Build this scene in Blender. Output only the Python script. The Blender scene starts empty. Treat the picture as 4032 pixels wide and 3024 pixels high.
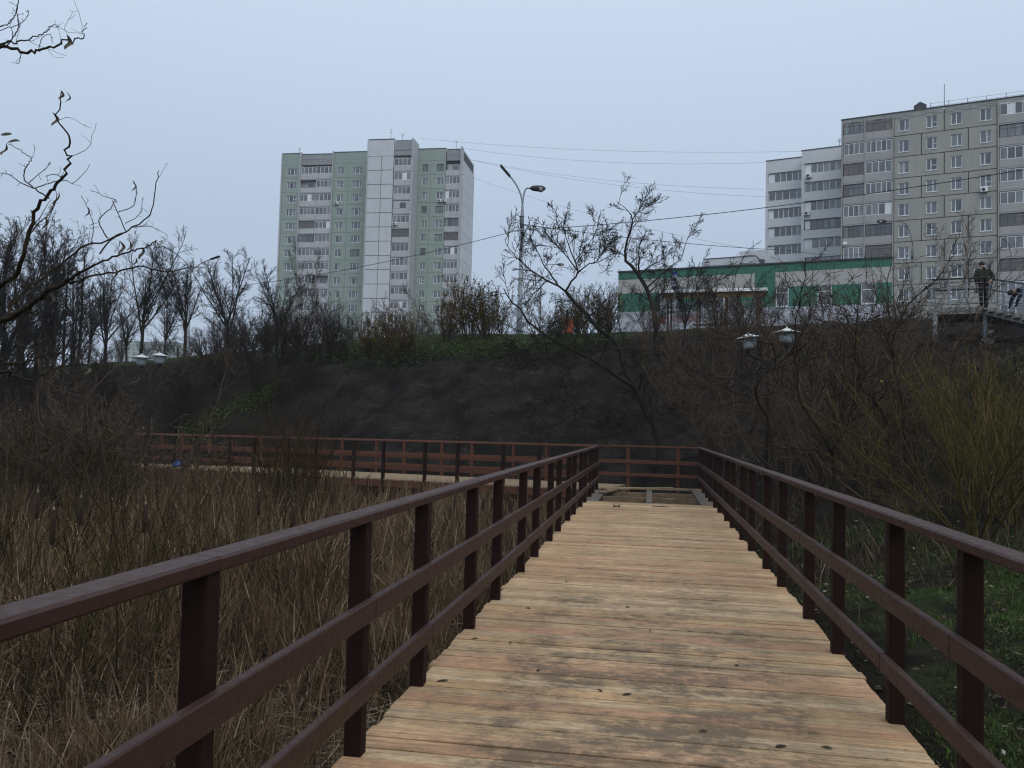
import bpy, bmesh, math, random
import numpy as np
from mathutils import Vector, Matrix

# ------------------------------------------------------------------ camera, sky, sun, exposure
scene = bpy.context.scene
C = scene.collection
W, H, F = 4032.0, 3024.0, 3300.0
YAW, PITCH, ROLL = math.radians(9.4447), math.radians(2.922), math.radians(1.524)
FW = np.array([-math.sin(YAW)*math.cos(PITCH), math.cos(YAW)*math.cos(PITCH), math.sin(PITCH)])
_r0 = np.array([math.cos(YAW), math.sin(YAW), 0.0]); _u0 = np.cross(_r0, FW)
RT = _r0*math.cos(ROLL) + _u0*math.sin(ROLL)
UP = -_r0*math.sin(ROLL) + _u0*math.cos(ROLL)
CAM = np.array([0.0, 0.0, 1.6])
cam_data = bpy.data.cameras.new('camera'); cam = bpy.data.objects.new('camera', cam_data); C.objects.link(cam)
cam_data.sensor_width = 36.0; cam_data.lens = 36.0*F/W
cam_data.clip_start = 0.05; cam_data.clip_end = 9000
cam.matrix_world = Matrix(((RT[0], UP[0], -FW[0], CAM[0]), (RT[1], UP[1], -FW[1], CAM[1]), (RT[2], UP[2], -FW[2], CAM[2]), (0, 0, 0, 1)))
scene.camera = cam

SUN_EL, SUN_AZ = math.radians(48), math.radians(150)     # azimuth: rotation of the sun about Z, from +Y clockwise
world = bpy.data.worlds.new('World'); scene.world = world; world.use_nodes = True
nt = world.node_tree; nt.nodes.clear()
out = nt.nodes.new('ShaderNodeOutputWorld'); bg = nt.nodes.new('ShaderNodeBackground'); bg.inputs['Strength'].default_value = 0.1
sky = nt.nodes.new('ShaderNodeTexSky'); sky.sky_type = 'NISHITA'; sky.sun_disc = False
sky.sun_elevation = SUN_EL; sky.sun_rotation = SUN_AZ; sky.air_density = 1.0; sky.dust_density = 6.0; sky.ozone_density = 1.5
geo = nt.nodes.new('ShaderNodeTexCoord'); sep = nt.nodes.new('ShaderNodeSeparateXYZ')
ramp = nt.nodes.new('ShaderNodeValToRGB')                 # an overcast: pale at the horizon, brighter towards the zenith
ramp.color_ramp.elements[0].position = 0.0; ramp.color_ramp.elements[0].color = (0.430, 0.525, 0.660, 1)
ramp.color_ramp.elements[1].position = 1.0; ramp.color_ramp.elements[1].color = (0.80, 0.90, 1.0, 1)
e = ramp.color_ramp.elements.new(0.22); e.color = (0.435, 0.533, 0.675, 1)
e = ramp.color_ramp.elements.new(0.45); e.color = (0.56, 0.67, 0.82, 1)
sc_ = nt.nodes.new('ShaderNodeVectorMath'); sc_.operation = 'SCALE'; sc_.inputs['Scale'].default_value = 11.2
mix = nt.nodes.new('ShaderNodeMix'); mix.data_type = 'RGBA'; mix.inputs['Factor'].default_value = 0.94
nt.links.new(geo.outputs['Generated'], sep.inputs[0]); nt.links.new(sep.outputs['Z'], ramp.inputs[0])
nt.links.new(ramp.outputs[0], sc_.inputs[0])
nt.links.new(sky.outputs[0], mix.inputs['A']); nt.links.new(sc_.outputs[0], mix.inputs['B'])
nt.links.new(mix.outputs['Result'], bg.inputs['Color']); nt.links.new(bg.outputs[0], out.inputs[0])

sun_d = bpy.data.lights.new('sun', 'SUN'); sun_d.energy = 0.9; sun_d.angle = math.radians(40); sun_d.color = (1.0, 0.965, 0.92)
sun = bpy.data.objects.new('sun', sun_d); C.objects.link(sun)
_sd = Vector((math.sin(SUN_AZ)*math.cos(SUN_EL), math.cos(SUN_AZ)*math.cos(SUN_EL), math.sin(SUN_EL)))
sun.rotation_euler = _sd.to_track_quat('Z', 'Y').to_euler(); sun.location = _sd*200
scene.view_settings.view_transform = 'Standard'; scene.view_settings.look = 'None'
scene.view_settings.exposure = 0.0; scene.view_settings.gamma = 1.0; scene.view_settings.use_curve_mapping = False
scene.render.engine = 'CYCLES'
scene.cycles.use_denoising = True; scene.cycles.denoiser = 'OPENIMAGEDENOISE'; scene.cycles.denoising_input_passes = 'RGB_ALBEDO_NORMAL'; scene.cycles.denoising_prefilter = 'ACCURATE'
scene.cycles.max_bounces = 5; scene.cycles.diffuse_bounces = 2; scene.cycles.glossy_bounces = 2
scene.cycles.transparent_max_bounces = 6; scene.cycles.volume_bounces = 1
scene.cycles.filter_width = 1.2

# ------------------------------------------------------------------ helpers
def P(px, py, d):
    """A point of the place: where the photo's pixel lies at d metres of depth."""
    return CAM + (FW + RT*(px - W/2)/F - UP*(py - H/2)/F)*d
def V2(px, d, py=1500): return P(px, py, d)[:2]

def tag(o, label=None, cat=None, group=None, kind=None):
    if label: o['label'] = label
    if cat: o['category'] = cat
    if group: o['group'] = group
    if kind: o['kind'] = kind
    return o
def thing(name, label, cat, loc=(0, 0, 0), rz=0.0, group=None):
    o = bpy.data.objects.new(name, None); C.objects.link(o); o.empty_display_size = 0.2
    o.location = loc; o.rotation_euler = (0, 0, rz)
    return tag(o, label, cat, group)
def link(name, me, parent=None, loc=None, rot=None, mat=None):
    o = bpy.data.objects.new(name, me); C.objects.link(o)
    if parent is not None: o.parent = parent
    if loc is not None: o.location = loc
    if rot is not None: o.rotation_euler = rot
    if mat is not None and len(me.materials) == 0: me.materials.append(mat)
    return o
def copy_tree(o, parent=None):
    c = o.copy(); C.objects.link(c); c.parent = parent
    for ch in o.children: copy_tree(ch, c)
    return c

class MB:
    """Collects boxes, tubes, lathes... and builds them as one mesh."""
    def __init__(s): s.v = []; s.f = []; s.sm = []; s.mi = []; s.cur = 0
    def add(s, vs, fs, smooth=False):
        n = len(s.v); s.v.extend([tuple(map(float, p)) for p in vs])
        for f in fs: s.f.append(tuple(i+n for i in f)); s.sm.append(smooth); s.mi.append(s.cur)
        return s
    def box(s, x0, x1, y0, y1, z0, z1):
        return s.add([(x0,y0,z0),(x1,y0,z0),(x1,y1,z0),(x0,y1,z0),(x0,y0,z1),(x1,y0,z1),(x1,y1,z1),(x0,y1,z1)],
                     [(0,3,2,1),(4,5,6,7),(0,1,5,4),(1,2,6,5),(2,3,7,6),(3,0,4,7)])
    def bar(s, a, b, w, h, up=(0,0,1)):
        a, b = Vector(a), Vector(b); t = (b-a).normalized(); u = Vector(up)
        sd = t.cross(u)
        if sd.length < 1e-4: sd = t.cross(Vector((1,0,0)))
        sd.normalize(); u = sd.cross(t).normalized(); sd *= w/2; u *= h/2
        return s.add([a-sd-u, a+sd-u, a+sd+u, a-sd+u, b-sd-u, b+sd-u, b+sd+u, b-sd+u],
                     [(0,1,2,3),(7,6,5,4),(0,4,5,1),(1,5,6,2),(2,6,7,3),(3,7,4,0)])
    def tube(s, pts, rad, k=8, caps=True):
        pts = [Vector(p) for p in pts]; n = len(pts)
        if not hasattr(rad, '__len__'): rad = [rad]*n
        vs = []; ref = None
        for i, p in enumerate(pts):
            t = (pts[min(i+1,n-1)]-pts[max(i-1,0)]).normalized()
            if ref is None: ref = t.orthogonal().normalized()
            ref = (ref - t*ref.dot(t)).normalized(); b = t.cross(ref)
            for j in range(k):
                a = 2*math.pi*j/k; vs.append(p + (ref*math.cos(a)+b*math.sin(a))*rad[i])
        fs = [(i*k+j, i*k+(j+1)%k, (i+1)*k+(j+1)%k, (i+1)*k+j) for i in range(n-1) for j in range(k)]
        if caps: fs += [tuple(range(k-1,-1,-1)), tuple((n-1)*k+j for j in range(k))]
        return s.add(vs, fs, True)
    def lathe(s, prof, k=16, at=(0,0,0), rot=None):
        vs = []; at = Vector(at)
        for r, z in prof:
            for j in range(k):
                a = 2*math.pi*j/k; p = Vector((r*math.cos(a), r*math.sin(a), z))
                if rot is not None: p = rot @ p
                vs.append(p+at)
        n = len(prof)
        fs = [(i*k+j, i*k+(j+1)%k, (i+1)*k+(j+1)%k, (i+1)*k+j) for i in range(n-1) for j in range(k)]
        fs += [tuple(range(k-1,-1,-1)), tuple((n-1)*k+j for j in range(k))]
        return s.add(vs, fs, True)
    def mesh(s, name, *mats, bevel=0):
        me = bpy.data.meshes.new(name); me.from_pydata(s.v, [], s.f)
        me.polygons.foreach_set('use_smooth', s.sm); me.polygons.foreach_set('material_index', s.mi)
        for m in mats: me.materials.append(m)
        if bevel:
            bm = bmesh.new(); bm.from_mesh(me)
            bmesh.ops.bevel(bm, geom=list(bm.edges), offset=bevel, segments=1, affect='EDGES', clamp_overlap=True)
            bm.to_mesh(me); bm.free()
        me.update(); return me
    def build(s, name, mat, parent=None, loc=None, rot=None, bevel=0):
        return link(name, s.mesh(name, *(mat if isinstance(mat, (list, tuple)) else [mat]), bevel=bevel), parent, loc, rot)

def np_mesh(name, verts, quads, mat, tint=None, smooth=True):
    verts = np.ascontiguousarray(verts, dtype=np.float32).reshape(-1, 3); quads = np.ascontiguousarray(quads, dtype=np.int32).reshape(-1, 4)
    me = bpy.data.meshes.new(name); me.vertices.add(len(verts)); me.vertices.foreach_set('co', verts.ravel())
    me.loops.add(len(quads)*4); me.loops.foreach_set('vertex_index', quads.ravel())
    me.polygons.add(len(quads)); me.polygons.foreach_set('loop_start', np.arange(len(quads), dtype=np.int32)*4)
    me.polygons.foreach_set('use_smooth', np.full(len(quads), smooth))
    if tint is not None:
        ca = me.color_attributes.new('tint', 'FLOAT_COLOR', 'POINT')
        t = np.ones((len(verts), 4), dtype=np.float32); t[:, :3] = tint; ca.data.foreach_set('color', t.ravel())
    me.update(calc_edges=True); me.materials.append(mat)
    return me

class Geo:
    """Many tubes, blades and leaves, numpy-fast."""
    def __init__(s): s.v = []; s.q = []; s.t = []; s.n = 0
    def _push(s, v, q, t):
        s.v.append(v.reshape(-1, 3)); s.q.append(q.reshape(-1, 4)+s.n); s.t.append(t.reshape(-1, 3)); s.n += v.reshape(-1, 3).shape[0]
    def tubes(s, Pt, R, k=3, tint=None):
        N, M, _ = Pt.shape
        T = np.empty_like(Pt); T[:, 1:-1] = Pt[:, 2:]-Pt[:, :-2]; T[:, 0] = Pt[:, 1]-Pt[:, 0]; T[:, -1] = Pt[:, -1]-Pt[:, -2]
        T /= np.linalg.norm(T, axis=2, keepdims=True)+1e-9
        mt = T.mean(axis=1); ref = np.where(np.abs(mt[:, 2:3]) > 0.8, np.array([[1., 0, 0]]), np.array([[0, 0, 1.]]))
        A = np.cross(T, ref[:, None, :]); A /= np.linalg.norm(A, axis=2, keepdims=True)+1e-9
        B = np.cross(T, A)
        ang = np.arange(k)*2*math.pi/k
        v = Pt[:, :, None, :] + R[:, :, None, None]*(A[:, :, None, :]*np.cos(ang)[None, None, :, None]+B[:, :, None, :]*np.sin(ang)[None, None, :, None])
        idx = np.arange(N*M*k).reshape(N, M, k); nx = np.roll(idx, -1, axis=2)
        q = np.stack([idx[:, :-1], nx[:, :-1], nx[:, 1:], idx[:, 1:]], axis=-1)
        if tint is None: tint = np.ones((N, 3))
        s._push(v, q, np.broadcast_to(np.asarray(tint).reshape(-1, 1, 1, 3), (N, M, k, 3)).copy())
    def blades(s, Pt, Wd, side, tint):
        N, M, _ = Pt.shape
        v = np.stack([Pt-side[:, None, :]*Wd[:, :, None], Pt+side[:, None, :]*Wd[:, :, None]], axis=2)
        idx = np.arange(N*M*2).reshape(N, M, 2)
        q = np.stack([idx[:, :-1, 0], idx[:, :-1, 1], idx[:, 1:, 1], idx[:, 1:, 0]], axis=-1)
        s._push(v, q, np.broadcast_to(tint.reshape(-1, 1, 1, 3), (N, M, 2, 3)).copy())
    def leaves(s, c, size, rng, tint, aspect=0.5, flat=0.0):
        """Folded leaves: two quads each, random direction."""
        N = len(c)
        a = rng.normal(size=(N, 3)); a[:, 2] *= (1-flat); a /= np.linalg.norm(a, axis=1, keepdims=True)+1e-9
        b = rng.normal(size=(N, 3)); b[:, 2] *= (1-flat); b -= a*(a*b).sum(1, keepdims=True); b /= np.linalg.norm(b, axis=1, keepdims=True)+1e-9
        n = np.cross(a, b); L = np.asarray(size).reshape(-1, 1)
        tip = c + a*L; mid = c + a*L*0.5 - n*L*0.12; l = c + a*L*0.45 + b*L*aspect*0.5; r = c + a*L*0.45 - b*L*aspect*0.5
        v = np.stack([c, l, tip, mid, r], axis=1); i0 = np.arange(N)*5
        q = np.stack([np.stack([i0, i0+3, i0+2, i0+1], -1), np.stack([i0, i0+4, i0+2, i0+3], -1)], axis=1)
        s._push(v, q, np.broadcast_to(np.asarray(tint).reshape(-1, 1, 3), (N, 5, 3)).copy())
    def mesh(s, name, mat):
        return np_mesh(name, np.concatenate(s.v), np.concatenate(s.q), mat, np.concatenate(s.t))
    def build(s, name, mat, parent=None, loc=None): return link(name, s.mesh(name, mat), parent, loc)

# ------------------------------------------------------------------ materials
class N:
    def __init__(s, name):
        s.m = bpy.data.materials.new(name); s.m.use_nodes = True; s.t = s.m.node_tree
        s.b = s.t.nodes['Principled BSDF']
    def new(s, typ, **kw):
        n = s.t.nodes.new(typ)
        for k, v in kw.items():
            if k in n.inputs: n.inputs[k].default_value = v
            else: setattr(n, k, v)
        return n
    def lk(s, a, b): s.t.links.new(a, b)
    def pos(s, scale=(1, 1, 1), obj=False):
        mp = s.new('ShaderNodeMapping'); mp.inputs['Scale'].default_value = scale
        if obj: s.lk(s.new('ShaderNodeTexCoord').outputs['Object'], mp.inputs[0])
        else: s.lk(s.new('ShaderNodeNewGeometry').outputs['Position'], mp.inputs[0])
        return mp.outputs[0]
    def noise(s, vec, scale, detail=4, rough=0.6):
        n = s.new('ShaderNodeTexNoise'); n.inputs['Scale'].default_value = scale; n.inputs['Detail'].default_value = detail; n.inputs['Roughness'].default_value = rough
        s.lk(vec, n.inputs['Vector']); return n.outputs['Fac']
    def ramp(s, fac, *st):
        r = s.new('ShaderNodeValToRGB'); el = r.color_ramp.elements
        while len(el) < len(st): el.new(0.5)
        for e_, (p, c) in zip(el, st): e_.position = p; e_.color = (*c, 1) if hasattr(c, '__len__') else (c, c, c, 1)
        s.lk(fac, r.inputs[0]); return r.outputs[0]
    def mix(s, fac, a, b, mode='MIX'):
        n = s.new('ShaderNodeMix'); n.data_type = 'RGBA'; n.blend_type = mode
        for v, k in ((fac, 'Factor'), (a, 'A'), (b, 'B')):
            inp = [i for i in n.inputs if i.name == k and (i.type == 'RGBA' if k != 'Factor' else i.type == 'VALUE')][0]
            if hasattr(v, 'is_output'): s.lk(v, inp)
            elif k == 'Factor': inp.default_value = v
            else: inp.default_value = (*v, 1)
        return [o for o in n.outputs if o.type == 'RGBA'][0]
    def color(s, c):
        if hasattr(c, 'is_output'): s.lk(c, s.b.inputs['Base Color'])
        else: s.b.inputs['Base Color'].default_value = (*c, 1)
    def rough(s, v):
        if hasattr(v, 'is_output'): s.lk(v, s.b.inputs['Roughness'])
        else: s.b.inputs['Roughness'].default_value = v
    def bump(s, h, strength=0.3, dist=0.01):
        n = s.new('ShaderNodeBump'); n.inputs['Strength'].default_value = strength; n.inputs['Distance'].default_value = dist
        s.lk(h, n.inputs['Height']); s.lk(n.outputs[0], s.b.inputs['Normal'])
    def mathdiv(s, a, v):
        m = s.new('ShaderNodeMath', operation='DIVIDE'); s.lk(a, m.inputs[0]); m.inputs[1].default_value = v; return m.outputs[0]
    def rnd(s): return s.new('ShaderNodeObjectInfo').outputs['Random']

def simple(name, c1, c2=None, scale=3.0, rough=0.8, bump=0.0, metal=0.0, spec=0.3, stretch=(1, 1, 1), obj=False, bdist=0.01):
    n = N(name); c2 = c2 or tuple(x*0.7 for x in c1)
    v = n.pos(stretch, obj); f = n.noise(v, scale, 5, 0.65)
    n.color(n.mix(n.ramp(f, (0.3, 0.0), (0.7, 1.0)), c1, c2)); n.rough(rough)
    n.b.inputs['Metallic'].default_value = metal; n.b.inputs['Specular IOR Level'].default_value = spec
    if bump: n.bump(f, bump, bdist)
    return n.m
def tinted(name, base, rough=0.85, var=0.35, scale=6.0, trans=False, spec=0.06):
    """Base colour times the mesh's own 'tint' colours (each blade or leaf has its own)."""
    n = N(name); a = n.new('ShaderNodeAttribute'); a.attribute_name = 'tint'
    c = n.mix(1.0, a.outputs['Color'], base, 'MULTIPLY')
    f = n.noise(n.pos(), scale, 3); c = n.mix(n.ramp(f, (0.35, 0.0), (0.75, var)), c, (0.0, 0.0, 0.0))
    n.color(c); n.rough(rough); n.b.inputs['Specular IOR Level'].default_value = spec
    return n.m

def deck_material():
    n = N('pine_deck'); tc = n.new('ShaderNodeTexCoord'); oi = n.new('ShaderNodeObjectInfo')
    wn = n.new('ShaderNodeTexWhiteNoise'); wn.noise_dimensions = '1D'; n.lk(oi.outputs['Random'], wn.inputs['W'])
    sc = n.new('ShaderNodeVectorMath', operation='SCALE'); sc.inputs['Scale'].default_value = 37.0; n.lk(wn.outputs['Color'], sc.inputs[0])
    ad = n.new('ShaderNodeVectorMath', operation='ADD'); n.lk(tc.outputs['Object'], ad.inputs[0]); n.lk(sc.outputs[0], ad.inputs[1])
    mp = n.new('ShaderNodeMapping'); mp.inputs['Scale'].default_value = (0.9, 22, 22); n.lk(ad.outputs[0], mp.inputs[0])
    grain = n.noise(mp.outputs[0], 1.6, 6, 0.62)
    mp2 = n.new('ShaderNodeMapping'); mp2.inputs['Scale'].default_value = (1.0, 60, 60); n.lk(ad.outputs[0], mp2.inputs[0])
    fine = n.noise(mp2.outputs[0], 3.0, 3, 0.6)
    base = n.ramp(oi.outputs['Random'], (0.0, (0.59, 0.355, 0.165)), (0.22, (0.65, 0.435, 0.23)), (0.42, (0.50, 0.335, 0.18)), (0.56, (0.58, 0.30, 0.16)), (0.66, (0.66, 0.38, 0.205)), (0.84, (0.78, 0.56, 0.325)), (1.0, (0.43, 0.285, 0.155)))
    c = n.mix(n.ramp(grain, (0.40, 0.0), (0.66, 0.70)), base, (0.23, 0.135, 0.065))
    c = n.mix(n.ramp(fine, (0.52, 0.0), (0.72, 0.30)), c, (0.16, 0.105, 0.065))
    c = n.mix(n.ramp(fine, (0.30, 0.28), (0.46, 0.0)), c, (0.68, 0.55, 0.38))
    # walked-in dirt and blue-stain mould, blotchy, lying across the boards in the middle of the deck
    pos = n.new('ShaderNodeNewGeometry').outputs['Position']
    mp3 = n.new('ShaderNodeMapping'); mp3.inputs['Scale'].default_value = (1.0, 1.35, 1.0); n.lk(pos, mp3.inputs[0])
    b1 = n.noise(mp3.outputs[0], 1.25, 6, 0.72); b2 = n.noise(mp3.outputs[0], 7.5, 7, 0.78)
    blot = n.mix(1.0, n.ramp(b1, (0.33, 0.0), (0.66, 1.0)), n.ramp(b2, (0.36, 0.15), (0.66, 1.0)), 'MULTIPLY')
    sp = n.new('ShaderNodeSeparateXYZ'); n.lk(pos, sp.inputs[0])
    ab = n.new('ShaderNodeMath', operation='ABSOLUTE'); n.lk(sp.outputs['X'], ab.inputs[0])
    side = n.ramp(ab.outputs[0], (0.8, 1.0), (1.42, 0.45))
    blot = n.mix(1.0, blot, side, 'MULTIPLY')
    blot = n.mix(1.0, blot, n.ramp(n.mathdiv(sp.outputs['Y'], 20.0), (0.28, 1.0), (0.50, 0.45)), 'MULTIPLY')  # dirt thins along the deck, partly standing in for the far boards' sheen
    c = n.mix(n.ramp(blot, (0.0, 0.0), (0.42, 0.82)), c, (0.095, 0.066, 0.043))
    sc2 = n.noise(n.pos((5, 16, 5)), 2.2, 7, .75); c = n.mix(n.ramp(sc2, (0.48, 0.0), (0.68, 0.62)), c, (0.15, 0.102, 0.060))
    # darker small specks and paint drips, mostly near the posts
    v = n.new('ShaderNodeTexVoronoi'); v.inputs['Scale'].default_value = 16.0; v.inputs['Randomness'].default_value = 1.0
    mp4 = n.new('ShaderNodeMapping'); mp4.inputs['Scale'].default_value = (1.0, 1.9, 1.0); n.lk(pos, mp4.inputs[0]); n.lk(mp4.outputs[0], v.inputs['Vector'])
    dots = n.ramp(v.outputs['Distance'], (0.12, 1.0), (0.20, 0.0))
    wz = n.noise(mp4.outputs[0], 2.3, 2); edge = n.ramp(ab.outputs[0], (0.95, 0.10), (1.2, 1.0))
    dots = n.mix(1.0, n.mix(1.0, dots, n.ramp(wz, (0.50, 0.0), (0.60, 1.0)), 'MULTIPLY'), edge, 'MULTIPLY')
    c = n.mix(n.ramp(dots, (0.2, 0.0), (0.9, 0.72)), c, (0.085, 0.055, 0.045))
    n.color(c); n.rough(n.ramp(b1, (0.3, 0.62), (0.7, 0.80))); n.b.inputs['Specular IOR Level'].default_value = 0.32
    n.bump(n.mix(0.5, grain, fine), 0.35, 0.004); return n.m

def rail_material(name, c1, c2, worn=(0.15, 0.12, 0.11), rough=0.52, spec=.42):
    n = N(name); pos = n.new('ShaderNodeNewGeometry').outputs['Position']
    f = n.noise(pos, 2.2, 5, 0.6); g = n.noise(pos, 26.0, 4, 0.6); w = n.noise(pos, 6.5, 6, 0.75)
    c = n.mix(n.ramp(f, (0.35, 0.0), (0.7, 1.0)), c1, c2)
    c = n.mix(n.ramp(g, (0.45, 0.0), (0.8, 0.35)), c, tuple(x*0.55 for x in c1))
    c = n.mix(n.ramp(w, (0.71, 0.0), (0.76, 0.55)), c, worn)
    n.color(c); n.rough(n.ramp(g, (0.3, rough-0.06), (0.7, rough+0.14))); n.b.inputs['Specular IOR Level'].default_value = spec; n.b.inputs['Specular Tint'].default_value = (1.0, .72, .64, 1)
    gr = n.noise(n.pos((30, 1.2, 30)), 1.0, 5, .6)
    n.bump(n.mix(0.45, n.mix(0.6, f, g), gr), 0.35, 0.005); return n.m

M = {}
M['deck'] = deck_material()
M['rail'] = rail_material('brown_stained_timber', (0.042, 0.0185, 0.0140), (0.031, 0.0135, 0.0105))
M['post'] = rail_material('dark_stained_post', (0.0155, 0.0068, 0.0052), (0.0115, 0.0050, 0.0039), rough=0.7, spec=.2)
M['rust_rail'] = rail_material('red_brown_timber', (0.105, 0.040, 0.022), (0.080, 0.030, 0.018), worn=(0.16, 0.08, 0.05), rough=0.6)
M['walk_deck'] = simple('walkway_pine', (0.34, 0.245, 0.145), (0.20, 0.142, 0.088), 5.0, 0.8, 0.2, stretch=(1, 6, 1))
M['old_beam'] = simple('weathered_beam', (0.25, 0.175, 0.105), (0.10, 0.072, 0.05), 4.0, 0.85, 0.4, stretch=(1, 1, 4), bdist=0.006)
M['grey_beam'] = simple('grey_weathered_beam', (0.17, 0.145, 0.115), (0.07, 0.058, 0.048), 7.0, 0.9, 0.4)
M['black_metal'] = simple('black_metal', (0.012, 0.012, 0.013), (0.02, 0.018, 0.016), 20, 0.5)
M['bark'] = tinted('bark', (0.030, 0.025, 0.021), 0.9, 0.4, 8.0)
M['bark_green'] = tinted('mossy_bark', (0.026, 0.026, 0.017), 0.9, 0.4, 8.0)
M['willow_bark'] = tinted('willow_bark', (0.060, 0.048, 0.030), 0.75, 0.5, 14.0)
M['leaf'] = tinted('leaf', (1, 1, 1), 0.7, 0.3, 10.0)
M['reed'] = tinted('dry_reed', (1, 1, 1), 0.75, 0.45, 3.0)
M['grass'] = tinted('grass_blade', (1, 1, 1), 0.7, 0.3, 3.0)

# ------------------------------------------------------------------ terrain
def vnoise(x, y, s, seed=0):
    x = np.asarray(x)/s + seed*17.3; y = np.asarray(y)/s + seed*9.1
    xi, yi = np.floor(x).astype(np.int64), np.floor(y).astype(np.int64); fx, fy = x-xi, y-yi
    fx = fx*fx*(3-2*fx); fy = fy*fy*(3-2*fy)
    def h(a, b):
        n = (a*374761393 + b*668265263 + seed*974711) & 0x7fffffff; n = (n ^ (n >> 13))*1274126177 & 0x7fffffff
        return ((n ^ (n >> 16)) & 0xffff)/65535.0
    return (h(xi, yi)*(1-fx)+h(xi+1, yi)*fx)*(1-fy)+(h(xi, yi+1)*(1-fx)+h(xi+1, yi+1)*fx)*fy

CREST = [(-600, 1500, 50), (-100, 1480, 49), (350, 1455, 47), (700, 1415, 44), (1000, 1408, 41), (1250, 1402, 38), (1500, 1390, 37), (1800, 1378, 37), (2100, 1362, 38),
         (2500, 1322, 40), (2900, 1290, 42), (3236, 1278, 44), (3600, 1264, 45), (4032, 1245, 46)]
cps = []
crest_xy = []
for px, py, d in CREST:
    p = P(px, py, d); cps.append(p); crest_xy.append(p[:2])
    q = P(px, py, d+16); cps.append((q[0], q[1], p[2]+1.0))
    q = P(px, py, d+60); cps.append((q[0], q[1], p[2]+(2.0 if px < 2300 else 5.0)))
crest_xy = np.array(crest_xy)
foot = [(-40, 30), (-30, 30), (-23, 29.3), (-16, 28.6), (-11, 27.6), (-6, 26.6), (-2, 25.8), (1, 25.4)]
for x, y in foot: cps.append((x, y, -0.55)); cps.append((x, y-2.2, -0.95))
for x in (-60, -40, -26, -14, -7, -2.5):
    for y in (-25, -8, 3, 11, 18): cps.append((x, y, -1.05))
cps += [(0, 4, -1.0), (0, 12, -1.0), (0, 19, -0.9), (0, 23, -0.6),
        (2.2, 10, -.45), (3, 8.8, -.28), (5, 12.6, 0.0), (2.2, 16, -.35), (3, 21.8, .45), (2.0, 24, .25), (5, 26, 1.9), (6, 18, .9), (6, 24, 2.2), (9, 20, 2.2), (10, 28, 4.0), (12.0, 32.2, 5.0),
        (14, 22, 3.6), (14, 14, 1.8), (10, 8, .5), (14, 4, 1.0), (22, 10, 2.4), (22, 25, 5.6), (2, 3, -.5), (6, 3, -.2), (3, -10, -.5), (12, -12, .4), (30, -20, 1.5), (45, 10, 4.5), (45, 30, 8),
        (-75, 158, 8.5), (-40, 160, 8.5), (24, 118, 13), (45, 110, 13), (90, 60, 11), (-120, 60, 5.5), (-120, 170, 8), (90, 190, 14), (0, 190, 11), (-75, 35, -.2), (-110, 0, -1), (80, -30, 3)]
cps = np.array(cps, dtype=float)
def _phi(r): return np.sqrt(r*r+4.0)
_A = _phi(np.linalg.norm(cps[:, None, :2]-cps[None, :, :2], axis=2)); _n = len(cps)
_K = np.zeros((_n+1, _n+1)); _K[:_n, :_n] = _A - 0.05*np.eye(_n); _K[:_n, _n] = 1; _K[_n, :_n] = 1
_w = np.linalg.solve(_K, np.concatenate([cps[:, 2], [0]]))
def ground(x, y):
    x = np.clip(np.asarray(x, float), -118, 88); y = np.clip(np.asarray(y, float), -24, 188)
    sh = x.shape; xy = np.stack([x.ravel(), y.ravel()], 1); o = np.empty(len(xy))
    for i in range(0, len(xy), 20000):
        o[i:i+20000] = _phi(np.linalg.norm(xy[i:i+20000, None, :]-cps[None, :, :2], axis=2)) @ _w[:_n] + _w[_n]
    return o.reshape(sh)
def gz(x, y): return float(ground(np.array([x]), np.array([y]))[0])
def hit(px, py, d0=3.0, d1=120.0):
    """Where the line of sight through a pixel meets the ground."""
    d = np.exp(np.linspace(math.log(d0), math.log(d1), 500)); r = FW + RT*(px-W/2)/F - UP*(py-H/2)/F
    p = CAM + r*d[:, None]; below = np.nonzero(p[:, 2] < ground(p[:, 0], p[:, 1]))[0]
    i = below[0] if len(below) else len(d)-1
    return p[i]
_o = np.argsort(crest_xy[:, 0])
def crest_y(x): return np.interp(x, crest_xy[_o, 0], crest_xy[_o, 1])

def axis(lo, hi, step, far):
    a = list(np.arange(lo, hi+1e-6, step)); s = step
    while a[-1] < far: s *= 1.22; a.append(a[-1]+s)
    s = step
    while a[0] > -far: s *= 1.22; a.insert(0, a[0]-s)
    return np.array(a)
xs, ys = axis(-36, 26, 0.22, 2400), axis(-3, 50, 0.2, 2400)
X, Y = np.meshgrid(xs, ys)
Z = ground(X, Y)
cy = crest_y(X)
bank = np.clip((Y-25)/2, 0, 1)*np.clip((cy+0.5-Y)/2, 0, 1)*np.clip((X+38)/4, 0, 1)*np.clip((20-X)/4, 0, 1)
rough_ = 0.34*(vnoise(X, Y, 1.5, 1)-.5) + 0.34*(vnoise(X+0.35*vnoise(X, Y, .8, 7), Y, 0.55, 2)-.5) + 0.18*(vnoise(X, Y, 0.34, 3)-.5)
_rg = np.abs(vnoise(X+.3*vnoise(X, Y, .9, 41), Y, .75, 42)-.5)*2; rough_ = rough_ - .26*np.clip(.42-_rg, 0, 1)
Z = Z + bank*rough_ + (1-bank)*0.10*(vnoise(X, Y, 1.2, 4)-.5)*(np.abs(X) < 60)*(Y < 60)
idx = np.arange(X.size).reshape(X.shape)
quads = np.stack([idx[:-1, :-1], idx[:-1, 1:], idx[1:, 1:], idx[1:, :-1]], -1)
soil = np.array([0.0235, 0.0205, 0.0182]); mud = np.array([0.026, 0.020, 0.014]); turf = np.array([0.062, 0.088, 0.032]); litter = np.array([0.030, 0.024, 0.018]); rough_grass = np.array([0.030, 0.031, 0.018])
col = np.zeros(X.shape+(3,)) + mud
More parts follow.
